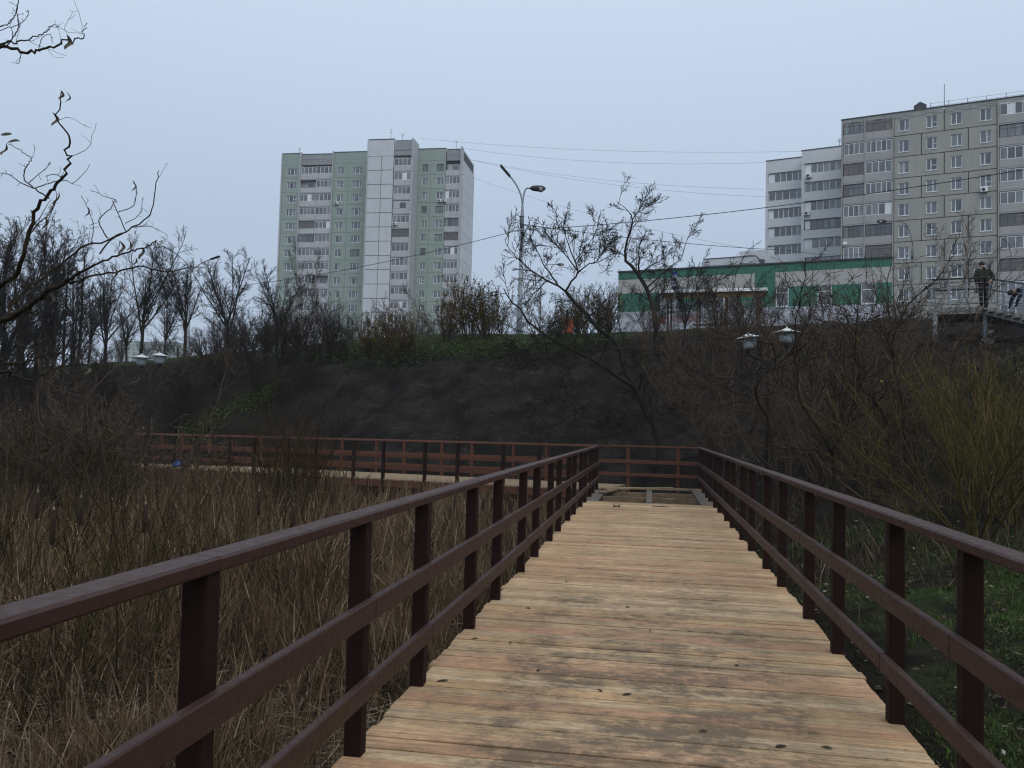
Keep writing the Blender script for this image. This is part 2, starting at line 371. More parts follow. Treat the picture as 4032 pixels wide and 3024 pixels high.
def blend(mask, c):
    global col
    col = col*(1-mask[..., None]) + np.asarray(c)*mask[..., None]
blend(np.clip((Z+0.75)/0.5, 0, 1)*np.clip((Y-20)/4, 0, 1), soil)
_w1 = vnoise(X*.8+Y*.6, (Y*.8-X*.6)*2.6, 2.0, 61)*.30+vnoise(X*.8+Y*.6, (Y*.8-X*.6)*2.0, .8, 62)*.35+vnoise(X*.9+Y*.4, (Y*.9-X*.4)*1.8, .42, 63)*.35; col = col*(1+bank[..., None]*(np.clip((_w1[..., None]-.46)*3.6, -.6, 1.0)))  # drier and wetter soil streaks, also painting in pit shading the relief lacks
plate = np.clip((Y-cy+0.6+1.2*(vnoise(X, Y, 1.3, 5)-.5))/0.8, 0, 1)
blend(plate, rough_grass)
strip = plate*np.clip((cy+5-Y)/2, 0, 1); blend(strip*0.8, turf*0.9)
right = np.clip((X-1.6)/0.5, 0, 1)*np.clip((26-Y)/3, 0, 1)
blend(right, litter)
g1 = np.clip((vnoise(X, Y, 1.6, 6)*0.6+vnoise(X, Y, 0.5, 8)*0.4-0.33)/0.14, 0, 1)*right*np.clip((X-2.0)/0.7, 0, 1)*np.clip((15-Y)/4, 0, 1)
blend(g1, turf)
blend(np.clip((-(X+9.5)-(Y-27)*0.62)/2.0, 0, 1)*np.clip((Y-24)/2, 0, 1)*np.clip((cy-Y)/1.5, 0, 1), litter*0.85)
n = N('ground_earth'); a = n.new('ShaderNodeAttribute'); a.attribute_name = 'tint'
pos = n.pos(); f1 = n.noise(pos, 1.4, 8, 0.7); f2 = n.noise(pos, 14.0, 5, 0.7)
c_ = n.mix(n.ramp(f1, (0.35, 0.0), (0.68, 0.6)), a.outputs['Color'], (0.007, 0.0065, 0.006))
f3 = n.noise(n.pos((1, 1, 2)), 4.5, 9, .72); c_ = n.mix(n.ramp(f3, (0.44, 0.0), (0.60, 0.62)), c_, (0.006, 0.0055, 0.005))
c_ = n.mix(n.ramp(f2, (0.60, 0.0), (0.74, 0.40)), c_, (0.040, 0.034, 0.028))
n.color(c_); n.rough(n.ramp(f2, (0.3, 0.75), (0.7, 0.98))); n.b.inputs['Specular IOR Level'].default_value = 0.02
n.bump(n.mix(0.5, f3, f2), 1.0, 0.12)
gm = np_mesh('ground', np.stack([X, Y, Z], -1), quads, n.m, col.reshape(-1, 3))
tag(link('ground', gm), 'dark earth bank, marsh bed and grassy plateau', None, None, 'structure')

# ------------------------------------------------------------------ boardwalk
rng = random.Random(5)
DECK_END = 18.86
bw = thing('boardwalk', 'long straight boardwalk deck of new pale pine planks', 'boardwalk', (0, 0, 0))
plank_meshes = []
for k in range(8):
    m = MB(); ex = rng.uniform(-.012, .012); ex2 = rng.uniform(-.012, .012); wd = rng.choice((.131, .136, .138, .139))
    m.box(-1.425+ex, 1.425+ex2, -wd/2, wd/2, -.042, 0)
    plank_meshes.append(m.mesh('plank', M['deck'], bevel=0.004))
y = -1.0 + .0725; i = 0
while y < DECK_END:
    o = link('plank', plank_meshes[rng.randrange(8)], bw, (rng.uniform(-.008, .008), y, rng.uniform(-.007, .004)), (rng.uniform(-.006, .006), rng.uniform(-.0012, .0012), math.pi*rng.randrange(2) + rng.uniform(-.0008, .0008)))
    y += .145
for x in (-1.22, 0.0, 1.22):
    MB().box(x-.05, x+.05, -1.0, 23.6, -.235, -.048).build('joist', M['old_beam'] if x == 0 else M['grey_beam'], bw)
for yy in (0.5, 3.6, 6.7, 9.8, 12.9, 16.0, 19.1):
    MB().bar((-1.36, yy, -.30), (1.36, yy, -.30), .1, .13).build('cross_beam', M['grey_beam'], bw)
    for x in (-1.2, 1.2):
        g = gz(x, yy); MB().tube([(x, yy, g-.5), (x, yy, -.24)], .07, 8).build('pile', M['grey_beam'], bw)
# the unfinished bay before the corner: bare frame
MB().box(-1.43, -1.13, DECK_END+.02, 22.3, -.05, .0).build('edge_board', M['grey_beam'], bw)
MB().box(1.13, 1.44, DECK_END+.02, 23.75, -.05, .002).build('edge_board', M['grey_beam'], bw)
MB().box(-.07, .07, DECK_END+.015, 22.9, -.16, .012).build('bearer', M['grey_beam'], bw)
MB().bar((-1.12, 20.6, -.11), (1.12, 20.72, -.11), .09, .17).build('cross_beam', M['old_beam'], bw)
MB().bar((-1.12, 22.0, -.10), (1.12, 22.1, -.10), .10, .18).build('cross_beam', M['old_beam'], bw)
MB().bar((-1.12, 19.35, -.20), (1.12, 19.3, -.20), .07, .12).build('cross_beam', M['old_beam'], bw)
MB().bar((-1.5, 23.05, .012), (1.42, 23.55, .012), .16, .05).build('edge_board', M['walk_deck'], bw)
MB().bar((-1.5, 22.75, .012), (-.55, 22.93, .010), .15, .05).build('edge_board', M['walk_deck'], bw)

POSTS = [-.6, .88, 2.49, 3.98, 5.10, 6.59, 7.73, 9.26, 10.42, 11.95, 13.07, 14.61, 15.71, 17.28, 18.40, 19.95, 21.05]
def railing(label, A, ang, length, posts, side, mats, group=None, rails=((1.115, 1.165), (.64, .745), (.272, .372)), seg=3, zpost=-.45, drop=0.0):
    """A post-and-rail fence: local x runs along it, the walker's side is local y*side."""
    r_ = random.Random(int(A[0]*100)+int(A[1]*10))
    t = thing('railing', label, 'railing', (A[0], A[1], 0), ang, group); t.rotation_euler = (0, drop, ang)
    pm, rm = mats
    post = MB().box(-.044, .044, -.0425, .0425, zpost, 1.115).mesh('post', pm, bevel=.006)
    for p in posts: link('post', post, t, (p, 0, 0), (r_.uniform(-.006, .006), r_.uniform(-.006, .006), r_.uniform(-.02, .02)))
    cuts = [0.0] + [p for k, p in enumerate(posts) if k % seg == seg-1 and .6 < p < length-.6] + [length]
    for lo, hi in zip(cuts[:-1], cuts[1:]):
        dz = r_.uniform(-.003, .003); dy = r_.uniform(-.002, .002)
        MB().box(lo+.0015, hi-.0015, -.056+dy, .058+dy, rails[0][0]+dz, rails[0][1]+dz).build('top_rail', rm, t, bevel=.009)
    for q, (z0, z1) in enumerate(rails[1:]):
        cuts = [0.0] + [p for k, p in enumerate(posts) if k % seg == q and .6 < p < length-.6] + [length]
        for lo, hi in zip(cuts[:-1], cuts[1:]):
            dz = r_.uniform(-.005, .005); y0, y1 = side*.0435, side*.0845
            MB().box(lo+.0015, hi-.0015, min(y0, y1), max(y0, y1), z0+dz, z1+dz).build('middle_rail' if q == 0 else 'lower_rail', rm, t, bevel=.006)
    return t
railing('near brown railing on the reed side, running from bottom corner to the bend', (-1.388, -1.0), math.pi/2, 23.4, [p+1.0+.0 for p in POSTS]+[22.5+1-.0+.0], -1, (M['post'], M['rail']))
railing('near brown railing on the grassy side, right of the planks', (1.388, -1.0), math.pi/2, 25.25, [p+1.0 for p in POSTS]+[23.45, 24.6, 25.2], 1, (M['post'], M['rail']))
# the side walkway and its railings
WA = math.radians(162); wu = np.array([math.cos(WA), math.sin(WA)]); wn = np.array([-wu[1], wu[0]])   # wn points back to the viewer
near0 = np.array([-1.45, 22.42]); far0 = np.array([1.40, 24.30])
wl = 26.0
def alt(a, b, start, length):
    o, t, k = [], start, 0
    while t < length: o.append(t); t += (a, b)[k % 2]; k += 1
    return o
railing('far brown railing along the reed side of the side walkway', near0, WA, wl, alt(1.12, 1.5, 1.62, wl), -1, (M['post'], M['rust_rail']), drop=.0095)
railing('red-brown railing at the foot of the bank, closing the boardwalk end', far0, WA, wl+3, alt(1.5, 1.15, 0.62, wl+3), 1, (M['rust_rail'], M['rust_rail']), drop=.0095)
ww = thing('walkway', 'side walkway of pale planks leading left below the dark bank', 'boardwalk', (float(near0[0]), float(near0[1]), 0), WA); ww.rotation_euler = (0, .0095, WA)
wp = [MB().box(-.068, .068, -2.62+random.Random(k).uniform(-.02, .02), .03, -.042, 0).mesh('plank', M['walk_deck'], bevel=.004) for k in range(4)]
for k in range(int(wl/.145)):
    link('plank', wp[k % 4], ww, (.12+k*.145, 0, rng.uniform(-.003, .002)))
MB().box(0.05, wl, -.06, .02, -.24, -.05).build('joist', M['rust_rail'], ww)
MB().box(0.05, wl, -2.58, -2.48, -.24, -.05).build('joist', M['old_beam'], ww)
MB().box(0.05, wl, -1.4, -1.3, -.24, -.05).build('joist', M['old_beam'], ww)
for k in range(9):
    for yy in (-.12, -2.4): MB().tube([(1+k*3, yy, -1.5), (1+k*3, yy, -.25)], .07, 8).build('pile', M['grey_beam'], ww)

# loose things lying on the boards
def small(name, label, cat, m, mat, loc, rz=0, group=None):
    o = m.build(name, mat, None, loc, (0, 0, rz)); return tag(o, label, cat, group)
lp = thing('loose_plank', 'loose pale plank lying slantwise across the open frame', 'plank', (0, 0, 0))
MB().bar((-1.18, 22.05, .055), (.62, 22.95, .075), .13, .035).build('board', M['walk_deck'], lp, bevel=.003)
MB().bar((-1.16, 21.0, .03), (-.86, 22.35, .03), .20, .035).build('board_end', M['old_beam'], lp, bevel=.003)
lg = thing('log', 'short sawn log wedged under the open frame', 'log', (0, 0, 0))
MB().tube([(-1.0, 21.6, -.30), (.1, 21.5, -.24), (.42, 21.46, -.22)], [.11, .12, .12], 12).build('trunk', M['old_beam'], lg)
MB().tube([(.42, 21.46, -.22), (.432, 21.459, -.2195)], .108, 12).build('sawn_end', M['walk_deck'], lg)
b = thing('bolt', 'small black double-ended bolt lying near the deck end', 'bolt', (*P(2419, 2000, 1.6*3300/300)[:2], .022), .3)
b.location = (-.66, 17.55, .024)
MB().tube([(-.05, 0, 0), (.05, 0, 0)], .012, 8).build('shank', M['black_metal'], b)
for s in (-1, 1): MB().lathe([(.006, -.014), (.024, -.010), (.024, .010), (.006, .014)], 8, (s*.055, 0, 0), Matrix.Rotation(math.pi/2, 3, 'Y')).build('head', M['black_metal'], b)
small('stick', 'thin dark stick lying across the last planks', 'stick', MB().tube([(-.17, 0, 0), (-.05, .012, .004), (.06, .004, .002), (.18, -.012, 0)], [.006, .009, .009, .005], 6), M['black_metal'], (.24, 17.95, .011), -.03)
leafm = simple('dead_leaf', (0.030, 0.022, 0.015), (0.018, 0.014, 0.011), 30, 0.8)
def dead_leaf(L, wdt, curl):
    m = MB(); vs = []; n_ = 7
    for k in range(n_):
        t = k/(n_-1); w_ = wdt*math.sin(math.pi*min(1, t*.93+.05))**.8
        zc = curl*math.sin(math.pi*t); vs += [(t*L-L/2, -w_, zc+.12*w_), (t*L-L/2, 0, zc), (t*L-L/2, w_, zc+.10*w_)]
    fs = [(a*3+b_, a*3+b_+1, a*3+b_+4, a*3+b_+3) for a in range(n_-1) for b_ in range(2)]
    return m.add(vs, fs, True)
LEAVES = [((3075, 2940), .062, .015, 'curled dark leaf lying alone near the front of the deck'), ((3255, 2945), .05, .012, 'small dark leaf near the front of the deck, beside the right railing'), ((1742, 2682), .075, .014, 'dark leaf scrap on the planks beside the left railing'),
          ((2080, 2395), .055, .012, 'dark leaf scrap in the middle of the deck, halfway along'), ((2472, 2390), .07, .012, 'dark twig-like leaf further along the deck, right of the middle'), ((2120, 2640), .045, .01, None), ((2470, 2735), .06, .014, None), ((1870, 2515), .045, .012, None), ((2560, 2480), .04, .01, None), ((2360, 2720), .05, .012, None), ((2770, 2880), .045, .012, None), ((2230, 2290), .05, .01, None), ((2700, 2300), .045, .01, None), ((2010, 2530), .04, .01, None), ((2900, 2620), .04, .01, None)]
for (px, py), L, wd, lab in LEAVES:
    r = FW + RT*(px-W/2)/F - UP*(py-H/2)/F; p = CAM + r*(-1.596/r[2])
    small('dead_leaf', lab or 'tiny dark leaf crumb lying on the pale planks', 'leaf', dead_leaf(L*1.15, wd, .003), leafm, (p[0], p[1], .006), rng.uniform(0, 6.28), None if lab else 'leaf crumbs on the deck')
lime = simple('bird_lime', (0.42, 0.45, 0.48), (0.30, 0.32, 0.35), 60, 0.8)
# ------------------------------------------------------------------ street lamps, park lamps
galv = simple('galvanised_steel', (0.33, 0.37, 0.40), (0.25, 0.28, 0.31), 6, 0.5, metal=0.2)
dark_head = simple('dark_lamp_head', (0.03, 0.035, 0.04), (0.04, 0.045, 0.05), 8, 0.5)
lens = simple('lamp_lens', (0.45, 0.45, 0.40), (0.35, 0.35, 0.30), 8, 0.25, spec=.5)
def bez(a, b, c_, n=10): return [tuple((1-t)**2*np.array(a)+2*t*(1-t)*np.array(b)+t*t*np.array(c_)) for t in np.linspace(0, 1, n)]
def street_lamp(label, px, d, base_py, top_py, heads, r=.11, group='street lamps on the plateau', pole_mat=None):
    x, y = V2(px, d, base_py); g = gz(x, y); zt = P(px, top_py, d)[2]
    t = thing('street_lamp', label, 'street lamp', (x, y, g), 0, group); h = zt-g
    MB().lathe([(r*1.25, -.6), (r*1.2, 1.6), (r*1.0, 1.75), (r*.8, h-1.2)], 14).build('pole', pole_mat or galv, t)
    MB().lathe([(r*.85, h-1.25), (r*.88, h-.8), (r*.5, h-.1), (r*.5, h)], 12).build('collar', pole_mat or galv, t)
    x_dir = np.array([RT[0], RT[1]])/np.hypot(RT[0], RT[1])
    for (hx, hy, kind) in heads:          # head position in metres right of / above the collar top
        dx, dy = x_dir*hx
        if kind == 'flat':
            pts = bez((0, 0, h), (dx*.08, dy*.08, h+hy*.55), (dx, dy, h+hy), 12)
        else:
            pts = bez((0, 0, h), (dx*.1, dy*.1, h+hy), (dx*.45, dy*.45, h+hy), 9) + [(dx, dy, h+hy)]
        MB().tube(pts, .045, 8).build('arm', pole_mat or galv, t)
        e1 = Vector(pts[-1]); dr = (e1-Vector(pts[-2])).normalized()
        if kind == 'flat':
            hd = MB().bar(e1-dr*.05, e1+dr*.75, .38, .09).build('lamp_head', dark_head, t, bevel=.03)
        else:
            hm = MB(); hm.lathe([(.05, -.15), (.14, 0), (.17, .25), (.15, .55), (.06, .68)], 12, e1, dr.to_track_quat('Z', 'Y').to_matrix()); hd = hm.build('lamp_head', dark_head, t)
            MB().lathe([(.02, -.20), (.12, -.17), (.18, -.06), (.19, .0)], 14, e1+dr*.42).build('lens', lens, hd)
    return t
street_lamp('tall grey street lamp with two arms beside the green tower block', 2043, 44, 1350, 800, [(-.72, 1.55, 'flat'), (.52, .92, 'bowl')], .125)
street_lamp('grey two-armed street lamp among the bare trees at left', 735, 66, 1412, 1075, [(-1.55, 1.75, 'flat'), (1.55, 1.20, 'flat')], .14)
street_lamp('far street lamp with one arm, half hidden behind the leaning tree', 2125, 95, 1300, 1110, [(1.9, 2.1, 'bowl')], .11)
street_lamp('street lamp with one curved arm before the grey apartment block', 3592, 70, 1330, 960, [(-2.3, 1.95, 'bowl')], .13, pole_mat=simple('grey_pole', (.16, .18, .19), (.12, .13, .14), 6, .6))

globe_glass = N('frosted_globe'); globe_glass.color((0.36, 0.42, 0.44)); globe_glass.rough(0.35); globe_glass.b.inputs['Subsurface Weight'].default_value = 0.15; globe_glass = globe_glass.m
cap_white = simple('white_painted_cap', (0.62, 0.64, 0.63), (0.45, 0.46, 0.45), 14, 0.55)
def park_lamp(label, px, d, lamps, jy, tilt):
    x, y = V2(px, d, 1600); g = gz(x, y); zj = P(px, jy, d)[2]
    t = thing('park_lamp', label, 'park lamp', (x, y, g), 0, 'twin globe park lamps'); h = zj-g
    MB().tube([(0, 0, -.5), (0, 0, h-.1), (0, 0, h)], [.055, .045, .045], 10).build('pole', M['black_metal'], t)
    MB().box(-.085, .085, -.05, .05, h-.2, h+.02).build('bracket', M['black_metal'], t, bevel=.01)
    for (lx, ly), tl in zip(lamps, tilt):
        c0 = P(lx, ly, d); o_ = Vector((c0[0]-x, c0[1]-y, c0[2]-g)); rot = Matrix.Rotation(tl, 3, 'Y')
        foot_ = o_ - Vector((0, 0, .30))
        MB().tube([(math.copysign(.05, o_.x), 0, h-.05), tuple(foot_ + Vector((-math.copysign(.06, o_.x), 0, -.06))), tuple(foot_)], .034, 8).build('arm', M['black_metal'], t)
        MB().lathe([(.02, -.02), (.06, 0), (.065, .05), (.05, .09)], 12, foot_, rot).build('socket', M['black_metal'], t)
        gl = MB().lathe([(.09, -.22), (.15, -.185), (.178, -.11), (.19, -.03), (.188, .03), (.18, .05)], 18, o_, rot).build('globe', globe_glass, t)
        MB().lathe([(.335, .045), (.34, .055), (.18, .10), (.05, .155), (.02, .165), (.015, .20), (.004, .21)], 18, o_, rot).build('cap', cap_white, t)
park_lamp('black twin park lamp with white caps below the left trees', 590, 28.5, [(558, 1415), (628, 1408)], 1478, (.02, 0))
park_lamp('twin park lamp tangled in the thicket, its left cap tilted', 3022, 20.5, [(2947, 1340), (3098, 1318)], 1420, (-.13, .0))

# ------------------------------------------------------------------ buildings
def pane_material(name, stops, rough=0.12):
    n = N(name); f = n.noise(n.pos((1, 1, .35)), 1.3, 3, .6); oi = n.rnd()
    wn = n.new('ShaderNodeTexWhiteNoise'); wn.noise_dimensions = '1D'; n.lk(oi, wn.inputs['W'])
    c = n.ramp(wn.outputs['Value'], *stops)
    c = n.mix(n.ramp(f, (0.42, 0.0), (0.62, 0.55)), c, (0.028, 0.034, 0.040))
    n.color(c); n.rough(rough); n.b.inputs['Specular IOR Level'].default_value = 0.9; n.b.inputs['Coat Weight'].default_value = 0.25; n.b.inputs['Coat Roughness'].default_value = 0.05
    return n.m
PANE = pane_material('window_pane', ((0.0, (.03, .038, .045)), (.3, (.07, .085, .10)), (.55, (.15, .17, .19)), (.8, (.10, .115, .135)), (1.0, (.22, .24, .25))))
PANE_L = pane_material('balcony_pane', ((0.0, (.045, .05, .056)), (.4, (.13, .14, .15)), (.7, (.22, .235, .245)), (1.0, (.09, .10, .11))))
PANE_BROWN = pane_material('curtained_pane', ((0.0, (.10, .075, .06)), (.4, (.07, .065, .06)), (.7, (.14, .10, .075)), (1.0, (.05, .05, .05))))
UPVC = simple('white_window_frame', (.80, .82, .84), (.68, .70, .72), 2.0, .5)
DARKWOOD = simple('old_dark_frame', (.06, .05, .045), (.10, .085, .075), 2.0, .7)
VOID = simple('dark_interior', (.030, .028, .028), (.05, .042, .038), .8, .9)
def streaked(name, c1, c2, dirt, amount=.6, scale=.5, rough=.85):
    """Painted or bare concrete with rain streaks and patches of dirt."""
    n = N(name); a = n.noise(n.pos(), scale, 6, .65); s = n.noise(n.pos((2.2, 2.2, .16)), 1.0, 5, .7); g = n.noise(n.pos(), 9.0, 3, .6)
    oi = n.rnd()
    c = n.mix(n.ramp(a, (.3, 0.0), (.7, 1.0)), c1, c2)
    c = n.mix(n.ramp(s, (.50, 0.0), (.75, amount)), c, dirt)
    c = n.mix(n.ramp(g, (.5, 0.0), (.8, .18)), c, tuple(x*.5 for x in c1))
    c = n.mix(n.ramp(oi, (0.0, 0.0), (1.0, .16)), c, tuple(x*.55 for x in c1))
    n.color(c); n.rough(rough); n.b.inputs['Specular IOR Level'].default_value = .2; n.bump(g, .15, .01); return n.m
GREEN = streaked('green_tile_cladding', (.315, .385, .338), (.288, .352, .31), (.20, .245, .22), .35)
WHITE_T = streaked('white_tile_cladding', (.62, .645, .67), (.56, .585, .61), (.42, .43, .445), .45)
PARAPET = streaked('balcony_parapet', (.50, .515, .53), (.45, .46, .475), (.28, .28, .285), .6, 1.2)
ATTIC = streaked('stained_attic_concrete', (.34, .35, .36), (.25, .26, .27), (.44, .45, .455), .8, 1.5)
FIN = streaked('pale_concrete_fin', (.48, .495, .505), (.42, .43, .44), (.30, .30, .305), .5)
GREY = streaked('grey_panel_concrete', (.385, .378, .345), (.335, .33, .30), (.23, .226, .208), .5, .35)
GREY_TOP = streaked('stained_grey_parapet', (.40, .405, .385), (.24, .245, .235), (.15, .155, .15), .7, .6)
GREY_BAL = streaked('grey_balcony_parapet', (.42, .41, .40), (.36, .352, .345), (.24, .236, .23), .5, .9)
WHITE_W = streaked('white_render', (.66, .685, .70), (.62, .645, .66), (.50, .515, .53), .35)
SEAM_R = simple('rusty_panel_joint', (.165, .135, .13), (.11, .10, .10), 1.0, .9)
SEAM_D = simple('dark_panel_joint', (.075, .075, .075), (.06, .06, .06), 1.0, .9)
ROOFING = simple('dark_roof_edge', (.06, .065, .07), (.08, .085, .09), 2.0, .8)
_cache = {}
def panel_mesh(w, h, holes, depth, mat):
    key = ('p', round(w, 3), round(h, 3), tuple(tuple(round(q, 3) for q in o) for o in holes), depth, mat.name)
    if key in _cache: return _cache[key]
    xs_ = sorted({0.0, w, *[q for o in holes for q in (o[0], o[1])]}); zs_ = sorted({0.0, h, *[q for o in holes for q in (o[2], o[3])]})
    bm = bmesh.new(); vd = {}
    def v(x, y_, z):
        k = (round(x, 4), round(y_, 4), round(z, 4))
        if k not in vd: vd[k] = bm.verts.new((x, y_, z))
        return vd[k]
    for i in range(len(xs_)-1):
        for j in range(len(zs_)-1):
            cx, cz = (xs_[i]+xs_[i+1])/2, (zs_[j]+zs_[j+1])/2
            if any(o[0] < cx < o[1] and o[2] < cz < o[3] for o in holes): continue
            bm.faces.new((v(xs_[i], 0, zs_[j]), v(xs_[i+1], 0, zs_[j]), v(xs_[i+1], 0, zs_[j+1]), v(xs_[i], 0, zs_[j+1])))
    bound = [e_ for e_ in bm.edges if len(e_.link_faces) == 1]
    for e_ in bound:
        a, b_ = e_.verts; f = e_.link_faces[0]
        bm.faces.new((a, b_, v(b_.co.x, depth, b_.co.z), v(a.co.x, depth, a.co.z)))
    bmesh.ops.recalc_face_normals(bm, faces=bm.faces)
    me = bpy.data.meshes.new('wall_panel'); bm.to_mesh(me); bm.free(); me.materials.append(mat); _cache[key] = me
    return me
def panel(bld, x0, x1, z0, z1, y_, mat, holes=(), depth=.28, name='wall_panel', gap=.04):
    g = gap/2; hs = [(a-x0-g, b_-x0-g, c_-z0-g, d_-z0-g) for a, b_, c_, d_ in holes]
    return link(name, panel_mesh(x1-x0-gap, z1-z0-gap, hs, depth, mat), bld, (x0+g, y_, z0+g))
def frame_mesh(w, h, mull, trans, mat, fw=.075, dp=.07):
    key = ('f', round(w, 3), round(h, 3), tuple(mull), tuple(trans), mat.name, fw)
    if key in _cache: return _cache[key]
    m = MB(); m.box(0, w, 0, dp, 0, fw); m.box(0, w, 0, dp, h-fw, h); m.box(0, fw, 0.001, dp-.001, fw, h-fw); m.box(w-fw, w, 0.001, dp-.001, fw, h-fw)
    for q in mull: m.box(q*w-fw*.6, q*w+fw*.6, .002, dp-.002, fw, h-fw)
    for a, b_, q in trans: m.box(a*w, b_*w, .004, dp-.004, q*h-fw*.4, q*h+fw*.4)
    me = m.mesh('window', mat); _cache[key] = me; return me
def pane_mesh(w, h, mat):
    key = ('g', round(w, 3), round(h, 3), mat.name)
    if key not in _cache: _cache[key] = MB().box(0, w, 0, .02, 0, h).mesh('pane', mat)
    return _cache[key]
wr = random.Random(11)
def window(bld, x, z, w, h, y_, leaves=2, fmat=None, pmat=None, fw=.085, sill=None):
    """A casement with one pane object for each leaf."""
    mull = {1: [], 2: [wr.choice((.42, .5, .6))], 3: [.28, .72]}[leaves]
    tr = [(mull[-1] if mull else 0, 1, .45)] if wr.random() < .35 else []
    o = link('window', frame_mesh(w, h, mull, tr, fmat or UPVC, fw), bld, (x-w/2, y_+.10, z-h/2))
    e_ = [0]+mull+[1]
    for a, b_ in zip(e_[:-1], e_[1:]): link('pane', pane_mesh((b_-a)*w-.02, h-.04, pmat or PANE), o, (a*w+.01, .035, .02))
    if sill: MB().box(-.05, w+.05, -.16, .02, -.07, -.005).build('sill', sill, o)
    return o
def balcony(bld, x0, x1, z0, y_, pmat, leaves=4, style='white', ph=1.02, gh=1.45, side=.06, depth=1.15, slab=True):
    """One loggia: parapet, its glazing (or none) and the slab edge."""
    w = x1-x0
    o = MB().box(0, w, -.06, .06, 0, ph).build('balcony', pmat, bld, (x0, y_, z0))
    if slab: MB().box(-.005, w+.005, -.02, depth, -.17, -.012).build('slab', FIN, o)
    if style == 'open':
        MB().box(side, w-side, depth-.25, depth-.2, .1, 2.5).build('back_wall', PARAPET, o)
        MB().box(0, w, -.03, .03, ph+.01, ph+.06).build('handrail', DARKWOOD, o)
        wnd = link('pane', pane_mesh(w*.35, 1.3, PANE), o, (w*.4, depth-.29, .9)); return o
    fm = {'white': UPVC, 'dark': DARKWOOD, 'brown': DARKWOOD}[style]; pm = {'white': PANE_L, 'dark': PANE, 'brown': PANE_BROWN}[style]
    gw = w-2*side; blind = 0
    fr = link('glazing', frame_mesh(gw, gh, [k/leaves for k in range(1, leaves)], [(0, 1, .72)] if style != 'white' else [], fm, .07 if style == 'white' else .055), o, (side, -.045, ph+.015))
    for k in range(leaves):
        m_ = pm if wr.random() > .05 else (UPVC if style == 'white' else PANE_BROWN)
        link('pane', pane_mesh(gw/leaves-.03, gh-.06, m_), o, (side+k*gw/leaves+.015, -.01, ph+.045))
    return o
def air_con(bld, x, z, y_):
    o = MB().box(0, .8, -.38, -.08, 0, .55).build('air_conditioner', UPVC, bld, (x, y_, z), bevel=.02)
    MB().lathe([(.21, 0), (.21, .02), (.16, .025)], 14, (.32, -.38, .28), Matrix.Rotation(math.pi/2, 3, 'X')).build('fan_grille', VOID, o)
    MB().box(.05, .75, -.36, .02, -.06, -.005).build('bracket', DARKWOOD, o)

# --- green and white tower
TX, TY = -75.16, 158.4
gb = min(gz(TX+20, TY), 8.0)
tower = thing('apartment_tower', 'tall green apartment tower with a white central bay and balcony columns', 'apartment tower', (TX, TY, 0), 0)
ROWZ = 52.35; FH = 2.80; NF = 16; ROOF = 56.1
rows = [ROWZ-FH*k for k in range(NF)]
zlo = rows[-1]-1.4; zbase = gb-1.0
yL, yB, yR = .5, -3.6, 0.0
MB().box(.3, 19.6, yL+1.3, 14, zbase, ROOF-.3).build('wall_core', SEAM_D, tower)
MB().box(19.75, 28.6, yB+.32, yL+1.2, zbase, ROOF+.6).build('wall_core', SEAM_R, tower)
MB().box(28.45, 37.75, yR+1.3, 10, zbase, ROOF-.3).build('wall_core', SEAM_D, tower)
MB().box(.1, 3.7, yL+.3, yL+1.25, zbase, ROOF-.3).build('wall_core', SEAM_D, tower)
MB().box(11.0, 19.6, yL+.3, yL+1.25, zbase, ROOF-.3).build('wall_core', SEAM_D, tower)
MB().box(28.45, 34.35, yR+.3, yR+1.25, zbase, ROOF-.3).build('wall_core', SEAM_D, tower)
rr = random.Random(3)
